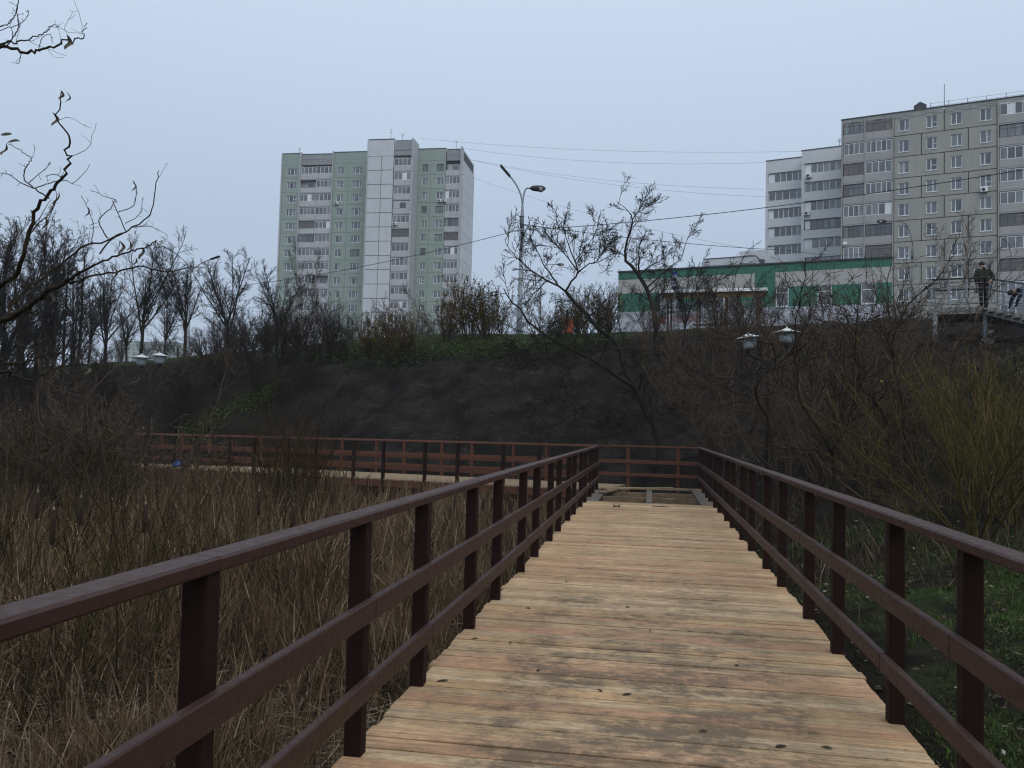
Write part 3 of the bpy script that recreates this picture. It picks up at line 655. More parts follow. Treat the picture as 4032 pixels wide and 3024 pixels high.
for k, zc in enumerate(rows):
    z0, z1 = zc-1.4, zc+1.4
    def hole(cx, w, h=1.42): return (cx-w/2, cx+w/2, zc-h/2, zc+h/2)
    panel(tower, 0, 3.75, z0, z1, yL, GREEN, [hole(2.08, 2.0)]); window(tower, 2.08, zc, 2.0, 1.42, yL, 3)
    panel(tower, 10.95, 14.1, z0, z1, yL, GREEN, [hole(12.5, 1.38)]); window(tower, 12.5, zc, 1.38, 1.42, yL, 2)
    panel(tower, 14.1, 19.6, z0, z1, yL, GREEN, [hole(16.05, 1.95)]); window(tower, 16.05, zc, 1.95, 1.42, yL, 3, UPVC if k != 6 else DARKWOOD)
    for a, b_ in ((3.95, 7.32), (7.34, 10.75)):
        st = rr.choices(('white', 'open', 'brown', 'dark'), (.84, .06, .04, .06))[0]
        if (k, a > 5) in ((1, False),): st = 'open'
        if (k, a > 5) == (4, False): st = 'brown'
        balcony(tower, a, b_, z0-.15, yL, PARAPET, 4, st)
    # white bay: two tile panels and a balcony column
    panel(tower, 19.6, 22.4, z0, z1, yB, WHITE_T, gap=.11); panel(tower, 22.4, 24.9, z0, z1, yB, WHITE_T, gap=.11)
    st = 'white' if k not in (3, 5) else ('open' if k == 3 else 'brown')
    balcony(tower, 25.0, 28.5, z0-.25, yB, PARAPET, 4, st, depth=.30)
    panel(tower, 28.8, 31.4, z0, z1, yR, GREEN, [hole(30.3, 1.12)]); window(tower, 30.3, zc, 1.12, 1.42, yR, 2, UPVC if k not in (0, 3, 6) else DARKWOOD)
    panel(tower, 31.4, 34.4, z0, z1, yR, GREEN, [hole(33.35, 1.48)]); window(tower, 33.35, zc, 1.48, 1.42, yR, 2, UPVC if k not in (0, 3, 5) else DARKWOOD)
    st = {0: 'open', 4: 'dark', 5: 'brown', 10: 'open'}.get(k, 'white')
    balcony(tower, 34.45, 37.4, z0-.2, yR, PARAPET, 4, st)
    # right flank, panel by panel
    o = panel(tower, 0, 5.5, z0, z1, 0, WHITE_T, gap=.06); o.location = (37.99, yR+.35, z0+.03); o.rotation_euler = (0, 0, math.pi/2)
    o = panel(tower, 0, 4.4, z0, z1, 0, WHITE_T, gap=.06); o.location = (37.98, yR+5.9, z0+.03); o.rotation_euler = (0, 0, math.pi/2)
for (x0, x1, y_, mt) in ((0, 3.75, yL, GREEN), (10.95, 19.6, yL, GREEN), (19.6, 24.9, yB, WHITE_T), (28.8, 34.4, yR, GREEN)):
    RF = ROOF+(.9 if y_ == yB else 0)
    panel(tower, x0, x1, rows[0]+1.4, RF, y_, mt, name='attic_panel', gap=.03)
    MB().box(x0-.03, x1+.03, y_-.05, y_+.4, RF, RF+.16).build('roof_edge', ROOFING, tower)
for (x0, x1, y_) in ((3.95, 10.75, yL), (25.0, 28.5, yB), (34.45, 37.4, yR)):
    RF = ROOF+(.8 if y_ == yB else 0)
    panel(tower, x0, x1, rows[0]+1.45, RF-.12, y_+(.03 if y_ == yB else .35), ATTIC, name='attic_panel', gap=.03)
    MB().box(x0, x1, y_+.3, y_+.7, RF-.12, RF+.02).build('roof_edge', ROOFING, tower)
    rl = MB(); rl.box(x0, x1, y_-.02, y_+.02, rows[0]+2.45, rows[0]+2.5); rl.build('roof_rail', DARKWOOD, tower)
for (x0, x1, y0, y1, zt) in ((-.28, 0, yL-.2, yL+8, ROOF+.15), (3.72, 3.95, yL-.35, yL+1.3, ROOF+.25), (10.75, 10.95, yL-.35, yL+1.3, ROOF+.25), (28.5, 28.78, yB-.25, yR+.3, ROOF+1.0), (37.4, 37.72, yR-.3, yR+1.3, ROOF+.3), (37.55, 37.7, yR+1.4, 11, ROOF+.05), (19.4, 19.6, yB+.05, yL+1, ROOF+.85)):
    MB().box(x0, x1, y0, y1, zbase, zt).build('concrete_fin', FIN if x0 < 37.5 else WHITE_T, tower)
MB().box(17.6, 20.0, 2, 5, ROOF, ROOF+1.2).build('roof_hatch', ROOFING, tower)
for x, y_, h in ((3.0, 1.5, 1.6), (23.8, -2.5, 3.4), (36.2, 1.0, 1.8), (26.2, -2.6, 2.4)):
    m = MB(); m.tube([(0, 0, 0), (0, 0, h)], .035, 6); m.bar((-.35, 0, h*.8), (.35, 0, h*.8), .04, .04); m.bar((-.25, 0, h*.95), (.25, 0, h*.95), .04, .04)
    m.build('aerial', DARKWOOD, tower, (x, y_, ROOF))
air_con(tower, 11.5, rows[2]-1.35, yL); air_con(tower, 33.0, rows[2]-1.35, yR); air_con(tower, 33.95, rows[2]-1.35, yR); air_con(tower, 25.2, rows[4]-1.2, yB-.08)
MB().box(0, 19.6, yL+.02, 2, zbase, zlo-.02).build('ground_floor', GREEN, tower); MB().box(19.6, 28.5, yB+.02, yB+2, zbase, zlo-.02).build('ground_floor', WHITE_T, tower); MB().box(28.8, 37.4, yR+.02, 2, zbase, zlo-.02).build('ground_floor', GREEN, tower)

# --- grey panel block and the white block that continues it
G0 = P(3315, 475, 112); G1 = P(4032, 380, 102.5); GA = math.atan2(G1[1]-G0[1], G1[0]-G0[0])
GROOF = 43.65; GROW = 41.95; GFH = 2.78
def gx(px, py=700):
    r = FW + RT*(px-W/2)/F - UP*(py-H/2)/F; nx, ny = -math.sin(GA), math.cos(GA); t = (nx*G0[0]+ny*G0[1])/(nx*r[0]+ny*r[1])
    return (r[0]*t-G0[0])*math.cos(GA)+(r[1]*t-G0[1])*math.sin(GA)
grey = thing('apartment_block', 'grey concrete panel apartment block at the upper right', 'apartment block', (G0[0], G0[1], 0), GA)
gz0 = 11.0; NR = 11
xa, xb, xc, xd, xe = gx(3405), gx(3516), gx(3628), gx(3718), gx(3813); xf = gx(3931); xw = [gx(3559), gx(3669), gx(3766), gx(3882)]; xend = xf+7.0
MB().box(.15, xend-.1, 1.25, 12, gz0, GROOF-.2).build('wall_core', SEAM_D, grey)
MB().box(xb+.05, xf-.05, .29, 1.2, gz0, GROOF-.2).build('wall_core', SEAM_D, grey)
ww_, wh_ = gx(3580)-gx(3538), 1.5
pick = random.Random(8)
for k in range(NR):
    zc = GROW-GFH*k; z0, z1 = zc-1.38, zc+1.40
    def hole(cx): return (cx-ww_/2, cx+ww_/2, zc-wh_/2, zc+wh_/2)
    if k % 2 == 0:
        panel(grey, xb+.1, xd, z0, z1, 0, GREY, [hole(xw[0]), hole(xw[1])], gap=.10); panel(grey, xd, xf-.1, z0, z1, 0, GREY, [hole(xw[2]), hole(xw[3])], gap=.10)
    else:
        panel(grey, xb+.1, xc, z0, z1, 0, GREY, [hole(xw[0])], gap=.10); panel(grey, xc, xe, z0, z1, 0, GREY, [hole(xw[1]), hole(xw[2])], gap=.10); panel(grey, xe, xf-.1, z0, z1, 0, GREY, [hole(xw[3])], gap=.10)
    for cx in xw: window(grey, cx, zc, ww_, wh_, 0, 2, sill=UPVC)
    st = {0: ('dark', 'brown'), 2: ('brown', 'white'), 3: ('dark', 'white'), 5: ('dark', 'dark'), 6: ('white', 'brown')}.get(k, ('white', 'white'))
    balcony(grey, .2, xa, z0+.02, -.02, GREY_BAL, 4, st[0], ph=.98, gh=1.5); balcony(grey, xa+.04, xb-.06, z0+.02, -.02, GREY_BAL, 5 if k % 2 else 4, st[1], ph=.98, gh=1.5)
    s3 = {1: 'dark', 5: 'brown', 7: 'brown'}.get(k, 'white')
    balcony(grey, xf+.1, xf+3.5, z0+.02, -.02, GREY_BAL, 4, s3, ph=.98, gh=1.5); balcony(grey, xf+3.54, xend, z0+.02, -.02, GREY_BAL, 4, pick.choice(('white', 'dark')), ph=.98, gh=1.5)
for x0, x1 in ((.0, xb-.05), (xb+.02, xd-.05), (xd+.02, xf-.05), (xf+.02, xend)):
    hs = []; 
    for t in (.25, .72):
        cx = x0+(x1-x0)*t; hs.append((cx-.42, cx+.42, GROOF-.72, GROOF-.50))
    panel(grey, x0, x1, GROW+1.45, GROOF, -.04, GREY_TOP, hs, name='parapet_panel', gap=.08, depth=.35)
MB().box(-.1, xend, -.12, .3, GROOF, GROOF+.12).build('roof_edge', ROOFING, grey)
for xx in (.08, xa, xb, xf): MB().box(xx-.08, xx+.08, -.16, 1.2, gz0, GROOF-.15).build('party_wall', GREY, grey)
MB().box(-.05, .0, 0, 12, gz0, GROOF-.1).build('end_wall', GREY, grey)
vx = gx(3622, 430)
vt = MB(); vt.add([(-.75, 0, 0), (.75, 0, 0), (.75, 1.4, 0), (-.75, 1.4, 0), (-.75, 0, .95), (.75, 0, .95), (.75, 1.4, .95), (-.75, 1.4, .95), (0, -.1, 1.4), (0, 1.5, 1.4)], [(0, 1, 5, 4), (1, 2, 6, 5), (2, 3, 7, 6), (3, 0, 4, 7), (4, 5, 8), (6, 7, 9), (5, 6, 9, 8), (7, 4, 8, 9)])
vh = vt.build('roof_vent', ROOFING, grey, (vx, 1.2, GROOF+.1)); MB().box(-.35, .35, -.02, .0, .05, .5).build('vent_grille', GREY_TOP, vh)
MB().tube([(0, 0, 0), (0, 0, 3.2)], .04, 6).build('aerial', DARKWOOD, grey, (xd, .6, GROOF))
for k in range(2):
    MB().tube([(vx+1.2, .3, GROOF+.35+.4*k), (xend, .3, GROOF+.35+.4*k)], .018, 5).build('roof_rail', DARKWOOD, grey)
for k in range(6): MB().tube([(0, 0, 0), (0, 0, .8)], .03, 5).build('roof_rail_post', DARKWOOD, grey, (vx+1.2+k*2.1, .3, GROOF+.05))
air_con(grey, xw[3]-.6, GROW-GFH*3-1.45, -.02); air_con(grey, 4.0, GROW-GFH*6-1.3, -.05)
dish = MB(); dish.lathe([(.05, -.02), (.2, .02), (.32, .1), (.30, .1), (.04, .0)], 14, (0, 0, 0), Matrix.Rotation(-math.pi/2.3, 3, 'X')); dish.build('satellite_dish', UPVC, grey, (.5, -.35, GROW-GFH*5-1.2))

W0 = P(3016, 636, 129); W1 = P(3157, 592, 124)
whb = thing('apartment_block', 'white rendered apartment block stepping back left of the grey block', 'apartment block', (W0[0], W0[1], 0), GA)
ca, sa = math.cos(GA), math.sin(GA)
def wloc(p): return ((p[0]-W0[0])*ca+(p[1]-W0[1])*sa, -(p[0]-W0[0])*sa+(p[1]-W0[1])*ca)
bx, by = wloc(W1); wroof = 43.4; wFH = 2.80
for (x0, x1, y_, zr) in ((0, bx+.6, 0, wroof), (bx, bx+8.0, by, wroof+.05)):
    MB().box(x0+.05, x1-.05, y_+.5, y_+9, gz0, zr-.1).build('wall_core', WHITE_W, whb)
    for k in range(11):
        zc = zr-2.75-wFH*k
        # a band of wall and a ribbon of glazing
        panel(whb, x0, x1, zc-.75-1.32, zc-.75, y_, WHITE_W, name='wall_band', gap=.01, depth=.5)
        lw = .55 if k % 2 else .35
        panel(whb, x0, x0+.42, zc-.75, zc+.73, y_, WHITE_W, name='wall_pier', gap=.0, depth=.5)
        gw = min(x1, x0+5.8)-x0-.62; nl = wr.choice((5, 6, 7)); sty = 'dark' if (y_ < -1 and k == 3) else 'white'
        fr = link('window', frame_mesh(gw, 1.44, [q/nl for q in range(1, nl)], [], UPVC if sty == 'white' else DARKWOOD, .075), whb, (x0+.46, y_+.03, zc-.73))
        for q in range(nl):
            pm = UPVC if (q == 0 and wr.random() < .55) else (PANE_L if wr.random() > .25 else PANE)
            link('pane', pane_mesh(gw/nl-.03, 1.36, pm), fr, (q*gw/nl+.015, .035, .04))
        MB().box(.42-.46, gw+.1, -.14, .03, 1.45, 1.52).build('lintel', ROOFING, fr)
    panel(whb, x0, x1, zr-2.02, zr, y_-.02, WHITE_W, name='attic_panel', gap=.01, depth=.5)
    MB().box(x0-.05, x1+.05, y_-.08, y_+.6, zr, zr+.13).build('roof_edge', ROOFING, whb)
air_con(whb, bx+.6, wroof-2.75-1.35, by); air_con(whb, bx+.4, wroof-2.75-wFH*2-1.35, by)
m = MB(); m.tube([(0, 0, 0), (0, 0, 1.4)], .04, 6); m.bar((-.4, 0, 1.0), (.4, 0, 1.0), .05, .05); m.bar((-.3, 0, 1.25), (.3, 0, 1.25), .05, .05); m.build('aerial', DARKWOOD, whb, (bx+5.2, by+.5, wroof))

D0 = P(2772, 1015, 150)
far = thing('apartment_block', 'small far pale building peeping over the green shop roof', 'apartment block', (D0[0], D0[1], 0), GA)
dz = D0[2]-.3
MB().box(0, 9.0, .4, 9, 12, dz).build('wall', WHITE_W, far); MB().box(0, 9, 0, .39, dz-1.2, dz).build('attic_panel', WHITE_W, far)
MB().box(0, 9, 0, .39, dz-4.6, dz-3.1).build('wall_band', WHITE_W, far)
for k in range(2):
    o = link('window', frame_mesh(4.1, 1.86, [.33, .66], [], UPVC, .08), far, (.25+k*4.35, .05, dz-3.08)); link('pane', pane_mesh(4.0, 1.8, PANE), o, (.05, .03, .03))
MB().box(5.6, 11.0, 3.0, 8.0, dz, dz+1.6).build('roof_block', WHITE_W, far); MB().box(-.1, 9.1, -.1, 9.1, dz, dz+.12).build('roof_edge', ROOFING, far)
MB().tube([(0, 0, 0), (0, 0, 2.2)], .05, 5).build('aerial', DARKWOOD, far, (7.8, 4, dz+1.6))
# a pale block far behind the left trees
p0 = P(455, 1345, 600); hb = thing('apartment_block', 'far pale green block faded by mist behind the left lamp', 'apartment block', (p0[0], p0[1], 0), .1)
MB().box(0, 46, 0, 14, 0, p0[2]).build('wall', GREEN, hb); MB().box(-.2, 46.2, -.2, 14.2, p0[2], p0[2]+.4).build('roof', ROOFING, hb)
for r_ in range(12):
    for c_ in range(12): link('window', pane_mesh(1.9, 1.6, PANE), hb, (1.6+c_*3.7, -.03, p0[2]-3.2-r_*2.9))

# --- green and white shop
K0 = P(2435, 1075, 63); K1 = P(3512, 1010, 55.2); KA = math.atan2(K1[1]-K0[1], K1[0]-K0[0]); KL = math.hypot(K1[0]-K0[0], K1[1]-K0[1])
shop = thing('shop_building', 'long low shop with green and off-white wall panels', 'shop', (K0[0], K0[1], 0), KA)
SG = simple('green_cladding', (.030, .165, .103), (.026, .142, .090), .6, .45, spec=.4); SW = streaked('off_white_cladding', (.46, .455, .435), (.42, .415, .40), (.33, .32, .31), .3)
SB = simple('pale_base_cladding', (.50, .53, .58), (.44, .47, .52), .8, .7)
kt, kb = 13.38, 8.9
MB().box(0.1, KL-.1, .26, 10, kb-1, kt-.05).build('wall_core', SW, shop)
def kx(px, py=1200):
    r = FW + RT*(px-W/2)/F - UP*(py-H/2)/F; nx, ny = -math.sin(KA), math.cos(KA); t = (nx*K0[0]+ny*K0[1])/(nx*r[0]+ny*r[1])
    return (r[0]*t-K0[0])*math.cos(KA)+(r[1]*t-K0[1])*math.sin(KA)
g0, g1 = kx(2972), kx(3052)
zA, zB, zC = kt-.58, kt-1.62, kt-3.0
panel(shop, 0, KL, zA, kt, 0, SG, name='wall_panel', gap=.004, depth=.25)
for a, b_ in ((0, g0), (g1, KL)): panel(shop, a, b_, zB, zA, 0, SW, gap=.004, depth=.25)
panel(shop, g0, g1, zC, zA, -.002, SG, gap=.004, depth=.25)
wins = [(kx(2600), kx(2680)), (kx(2755), kx(2900)), (kx(3054), kx(3105)), (kx(3218), kx(3275)), (kx(3390), kx(3448))]
edges = [0.0]
for a, b_ in wins: edges += [a, b_]
edges.append(KL)
for k in range(0, len(edges), 2):
    if edges[k+1]-edges[k] > .05:
        a, b_ = edges[k], edges[k+1]
        if a < g0 < b_: b_ = g0
        elif a < g1 <= b_: a = g1
        panel(shop, a, b_, zC, zB, 0, SG, gap=.004, depth=.25)
for a, b_ in wins:
    o = link('window', frame_mesh(b_-a, zB-zC, [] if b_-a < 2 else [.33, .66], [(0, 1, .70)], UPVC, .07), shop, (a, .06, zC)); link('pane', pane_mesh(b_-a-.06, zB-zC-.06, PANE_L), o, (.03, .03, .03))
    MB().box(0, b_-a, -.14, .0, -.05, .03).build('sill', UPVC, o)
panel(shop, 0, KL, kb-1, zC, .012, SB, gap=.004, depth=.25)
MB().box(-.05, KL+.05, -.10, .3, kt, kt+.10).build('roof_edge', ROOFING, shop)
MB().box(KL-.02, KL, .05, 10, kb-1, kt-.02).build('side_wall', SG, shop)
RED = simple('red_poster', (.30, .035, .035), (.22, .03, .03), 2, .6); 
MB().box(kx(2645), kx(2745), -.02, .01, zC-.85, zC-.35).build('poster', RED, shop)
MB().box(kx(2592), kx(2622), -.03, .0, zC-.95, zC-.45).build('poster', RED, shop)
MB().box(kx(2600), kx(2622), -.035, -.031, zC-.42, zC-.25).build('poster', SG, shop)

# --- bus shelter, stop sign, orange bin
S0 = P(2600, 1150, 47.5); S1 = P(3022, 1128, 45.8); SA = math.atan2(S1[1]-S0[1], S1[0]-S0[0]); SL = math.hypot(S1[0]-S0[0], S1[1]-S0[1])
sg = gz(*(S0[:2]+S1[:2])/2)
shel = thing('bus_shelter', 'brown bus shelter with a curved white roof before the shop', 'bus shelter', (S0[0], S0[1], 0), SA)
BROWN = simple('brown_painted_steel', (.085, .045, .03), (.06, .032, .022), 3, .6); YEL = simple('ochre_fascia', (.26, .165, .05), (.17, .10, .035), 2, .7)
st = S0[2]
rm = MB(); pr = [(-.45, -.12), (-.3, 0.0), (.2, .16), (1.0, .22), (1.7, .10), (1.75, 0.0), (1.0, .12), (.2, .06), (-.25, -.06)]
n_ = len(pr); vs = [(0, a, b_) for a, b_ in pr]+[(SL, a, b_) for a, b_ in pr]
rm.add(vs, [(k, (k+1) % n_, (k+1) % n_+n_, k+n_) for k in range(n_)]+[tuple(range(n_-1, -1, -1)), tuple(range(n_, 2*n_))]); rm.build('roof', streaked('dirty_white_roof', (.52, .53, .54), (.45, .45, .46), (.3, .28, .27), .5), shel, (0, 0, st))
MB().box(.1, SL-.1, -.25, -.20, st-.42, st-.14).build('fascia', YEL, shel)
for f_ in (.08, .36, .62, .93):
    MB().box(SL*f_-.05, SL*f_+.05, -.18, -.08, sg-.6, st-.12).build('post', BROWN, shel)
    MB().box(SL*f_-.05, SL*f_+.05, 1.45, 1.55, sg-.6, st+.05).build('post', BROWN, shel)
GL = N('shelter_glass'); GL.color((.6, .66, .68)); GL.rough(.1); GL.b.inputs['Transmission Weight'].default_value = .8; GL.b.inputs['Alpha'].default_value = .35; GL = GL.m
MB().box(SL*.08, SL*.93, 1.49, 1.51, sg+.4, st-.35).build('glass_wall', GL, shel)
MB().box(SL*.3, SL*.7, .9, 1.3, sg+.42, sg+.48).build('bench', BROWN, shel)
MB().box(SL*.9, SL*.93, -.1, 1.4, sg+.3, st-.5).build('side_board', simple('poster_board', (.22, .10, .10), (.12, .12, .2), 1.2, .6), shel)
sp_ = P(2656, 1135, 46.2); sgn = thing('bus_stop_sign', 'blue and white bus stop sign standing by the shelter', 'sign', (sp_[0], sp_[1], gz(*sp_[:2])), -.2)
BLUE = simple('sign_blue', (.02, .07, .32), (.02, .06, .26), 3, .5); SIGNW = simple('sign_white', (.6, .62, .64), (.55, .57, .6), 3, .5); BLK = simple('sign_black', (.012, .012, .014), None, 3, .6)
hz = sp_[2]-sgn.location.z
MB().tube([(0, .04, -.4), (0, .04, hz+.85)], .035, 8).build('pole', galv, sgn)
MB().box(-.15, .15, -.02, .02, hz-.05, hz+.92).build('plate', SIGNW, sgn)
MB().box(-.152, .152, -.026, -.021, hz+.74, hz+.92).build('blue_band', BLUE, sgn); MB().box(-.152, .152, -.026, -.021, hz-.05, hz+.12).build('blue_band', BLUE, sgn)
for s_ in (-1, 1): MB().box(s_*.14-.012, s_*.14+.012, -.026, -.021, hz+.12, hz+.74).build('blue_edge', BLUE, sgn)
ic = MB(); ic.box(-.09, .09, -.027, -.022, hz+.44, hz+.58); icb = ic.build('bus_symbol', BLK, sgn)
for s_ in (-1, 1): MB().lathe([(.024, 0), (.024, .005)], 10, (s_*.05, -.022, hz+.435), Matrix.Rotation(math.pi/2, 3, 'X')).build('wheel', BLK, icb)
for s_ in (-1, 0, 1): MB().box(s_*.055-.02, s_*.055+.02, -.030, -.0275, hz+.51, hz+.56).build('window', SIGNW, icb)
MB().box(-.10, .10, -.027, -.022, hz+.66, hz+.685).build('text_line', BLK, sgn); MB().box(-.08, .08, -.027, -.022, hz+.26, hz+.28).build('text_line', BLK, sgn); MB().box(-.10, .10, -.027, -.022, hz+.20, hz+.22).build('text_line', BLK, sgn)
ob = P(2236, 1335, 43); obx = thing('litter_bin', 'orange litter bin half hidden behind the crest bushes', 'bin', (ob[0], ob[1], gz(*ob[:2])))
ORG = simple('orange_plastic', (.42, .09, .03), (.33, .07, .025), 4, .55); oh = max(.7, ob[2]+.25-obx.location.z)
MB().box(-.24, .24, -.2, .2, .04, oh).build('body', ORG, obx, bevel=.03); MB().box(-.27, .27, -.23, .23, oh, oh+.07).build('lid', ORG, obx, bevel=.02); MB().box(-.2, .2, -.16, .16, 0, .05).build('foot', BLK, obx)

# ------------------------------------------------------------------ platform with stairs, people, wires
conc = simple('worn_concrete', (.26, .25, .23), (.17, .16, .15), 3, .85, .2); gpaint = simple('grey_painted_steel', (.26, .28, .31), (.19, .21, .23), 6, .5)
pc = P(3878, 1206, 31.0); pl = P(3668, 1212, 31.75); pr_ = P(4120, 1262, 27.0)
pz = pc[2]
plat = thing('stair_platform', 'concrete stair landing on grey posts with wire-bar railing', 'platform', (0, 0, 0))
back = np.array([.35, .94, 0])*2.6
sl = MB(); tp = [np.array([pl[0], pl[1], pz]), pc, pc+back, np.array([pl[0], pl[1], pz])+back]
sl.add([tuple(q) for q in tp]+[tuple(q-np.array([0, 0, .26])) for q in tp], [(0, 1, 2, 3), (7, 6, 5, 4), (0, 4, 5, 1), (1, 5, 6, 2), (2, 6, 7, 3), (3, 7, 4, 0)]); sl.build('landing', conc, plat)
down = np.array([pr_[0]-pc[0], pr_[1]-pc[1], pr_[2]-pc[2]])
ns = 7
for k in range(ns):
    a = pc+down*(k+.05)/ns; b_ = a+back*.9
    MB().bar(tuple(a+down*.5/ns-np.array([0, 0, .05])), tuple(b_+down*.5/ns-np.array([0, 0, .05])), np.linalg.norm(down[:2])/ns*.98, .06).build('step', conc, plat)
for off in (np.zeros(3), back*.9): MB().bar(tuple(pc+off-np.array([0, 0, .17])), tuple(pc+down+off-np.array([0, 0, .17])), .10, .22).build('stringer', conc, plat)
hr = 1.05
def fence_line(A, B, n, flip=False):
    for k in range(n):
        q = A+(B-A)*k/(n-1); MB().box(q[0]-.03, q[0]+.03, q[1]-.03, q[1]+.03, q[2]-.2, q[2]+hr).build('rail_post', gpaint, plat)
    for k in range(5):
        z_ = .18+.18*k; MB().tube([tuple(A+np.array([0, 0, z_])), tuple(B+np.array([0, 0, z_]))], .011, 5).build('rail_bar', gpaint, plat)
    MB().tube([tuple(A+np.array([0, 0, hr+.02])), tuple(B+np.array([0, 0, hr+.02]))], .03, 6).build('handrail', M['black_metal'], plat)
fence_line(np.array([pl[0], pl[1], pz]), pc, 4); fence_line(pc, pc+down, 4); fence_line(pc+back, pc+back+down, 3); fence_line(np.array([pl[0], pl[1], pz])+back, pc+back, 3)
for q in (pc+np.array([.06, .1, 0]), np.array([pl[0]+.15, pl[1]+.05, pz]), pc+back*.95):
    g = gz(q[0], q[1]); MB().tube([(q[0], q[1], g-.3), (q[0], q[1], pz-.26)], .085, 12).build('support_post', gpaint, plat)
    MB().box(q[0]-.22, q[0]+.22, q[1]-.22, q[1]+.22, g-.4, g+.06).build('footing', conc, plat)

def person(name, label, loc, rz, joints, edges, radii, mats, cap=None, extra=()):
    root = thing(name, label, 'person', loc, rz)
    me = bpy.data.meshes.new('body_skel'); keys = list(joints); me.from_pydata([joints[k] for k in keys], [(keys.index(a), keys.index(b_)) for a, b_ in edges], [])
    o = bpy.data.objects.new('body_skel', me); C.objects.link(o)
    md = o.modifiers.new('skin', 'SKIN'); md.use_smooth_shade = True; sv = me.skin_vertices[0].data
    for i, k in enumerate(keys): r = radii[k]; sv[i].radius = r if isinstance(r, tuple) else (r, r); sv[i].use_root = (k == 'pelvis')
    ss = o.modifiers.new('sub', 'SUBSURF'); ss.levels = 2; ss.render_levels = 2
    dg = bpy.context.evaluated_depsgraph_get(); em = bpy.data.meshes.new_from_object(o.evaluated_get(dg)); bpy.data.objects.remove(o)
    em.name = 'body'; em.materials.clear()
    for m_, _f in mats: em.materials.append(m_)
    for p_ in em.polygons:
        for i, (_m, f) in enumerate(mats):
            if f(p_.center): p_.material_index = i; break
        p_.use_smooth = True
    link('body', em, root); return root
SKINM = simple('skin', (.36, .22, .16), (.30, .18, .13), 10, .6); JACK = simple('olive_jacket', (.026, .030, .018), (.016, .018, .012), 9, .9, .3); TRO = simple('dark_trousers', (.010, .011, .016), (.007, .008, .011), 9, .9); SHOE = simple('dark_boots', (.012, .011, .010), None, 9, .6)
NAVY = simple('navy_jacket', (.012, .018, .055), (.008, .012, .035), 9, .8, .3)
def hand(J, E_, R_, pre, wrist, d, side):
    w_ = Vector(wrist); d = Vector(d).normalized(); s_ = Vector(side)
    J[pre+'palm'] = tuple(w_+d*.07); E_.append((pre+'wr', pre+'palm')); R_[pre+'palm'] = (.036, .022)
    for q, (o_, L) in enumerate(((-.028, .075), (-.010, .085), (.010, .08), (.028, .065))):
        J[f'{pre}f{q}'] = tuple(w_+d*.11+s_*o_); J[f'{pre}t{q}'] = tuple(w_+d*(.11+L*.6)+s_*o_*1.1+Vector((0, .03, 0))); E_.append((pre+'palm', f'{pre}f{q}')); E_.append((f'{pre}f{q}', f'{pre}t{q}')); R_[f'{pre}f{q}'] = .011; R_[f'{pre}t{q}'] = .009
    J[pre+'th'] = tuple(w_+d*.05+s_*.055); E_.append((pre+'palm', pre+'th')); R_[pre+'th'] = .012
# man seen from behind: weight on both legs, left arm hanging with a tool, right hand behind at the hip (local -y is towards the viewer)
J = dict(pelvis=(0, 0, .95), belly=(0, .02, 1.12), chest=(0, .02, 1.34), neck=(-.01, .05, 1.50), head=(-.02, .08, 1.60), crown=(-.02, .09, 1.70),
         shL=(-.20, .02, 1.42), elL=(-.31, .0, 1.16), wrL=(-.24, .02, .92), shR=(.20, .02, 1.42), elR=(.33, -.06, 1.18), wrR=(.22, -.13, 1.00),
         hiL=(-.10, 0, .90), knL=(-.09, .02, .50), anL=(-.085, -.02, .09), toL=(-.11, .14, .035), hiR=(.10, 0, .90), knR=(.10, .03, .50), anR=(.11, -.01, .09), toR=(.14, .15, .035))
R_ = dict(pelvis=(.185, .13), belly=(.20, .145), chest=(.205, .14), neck=.075, head=(.088, .10), crown=(.07, .08), shL=.098, elL=.078, wrL=.055, shR=.098, elR=.078, wrR=.055, hiL=.105, knL=.075, anL=.062, toL=.045, hiR=.105, knR=.075, anR=.062, toR=.045)
E_ = [('pelvis', 'belly'), ('belly', 'chest'), ('chest', 'neck'), ('neck', 'head'), ('head', 'crown'), ('chest', 'shL'), ('shL', 'elL'), ('elL', 'wrL'), ('chest', 'shR'), ('shR', 'elR'), ('elR', 'wrR'), ('pelvis', 'hiL'), ('hiL', 'knL'), ('knL', 'anL'), ('anL', 'toL'), ('pelvis', 'hiR'), ('hiR', 'knR'), ('knR', 'anR'), ('anR', 'toR')]
hand(J, E_, R_, 'L', J['wrL'], (0, 0, -1), (0, 1, 0)) if False else None
J['Lwr'] = J['wrL']; J['Rwr'] = J['wrR']
del J['Lwr'], J['Rwr']
for pre, w_, d_, s_ in (('L', 'wrL', (.05, 0, -1), (0, 1, 0)), ('R', 'wrR', (-.9, -.1, -.35), (0, 0, 1))):
    J2, E2, R2 = {}, [], {}; hand(J2, E2, R2, pre, J[w_], d_, s_); J.update(J2); R_.update(R2); E_ += [((w_ if a == pre+'wr' else a), b_) for a, b_ in E2]
mp_ = pc + np.array([.12, .45, 0])
man = person('person', 'man in dark olive jacket, cap and dark trousers standing with his back turned', (mp_[0], mp_[1], pz), .12, J, E_, R_,
             [(SKINM, lambda c: 1.47 < c.z < 1.665 and abs(c.x+.02) < .12 or (c.x > -.02 and c.y < -.14 and .9 < c.z < 1.06) or (c.x < -.18 and c.z < .90 and c.z > .7)), (BLK, lambda c: c.z >= 1.665), (SHOE, lambda c: c.z < .13), (TRO, lambda c: c.z < .93), (JACK, lambda c: True)])
MB().lathe([(.103, 1.635), (.108, 1.66), (.104, 1.70), (.082, 1.75), (.04, 1.775), (.01, 1.78)], 14, (-.02, .085, 0)).build('cap', BLK, man)
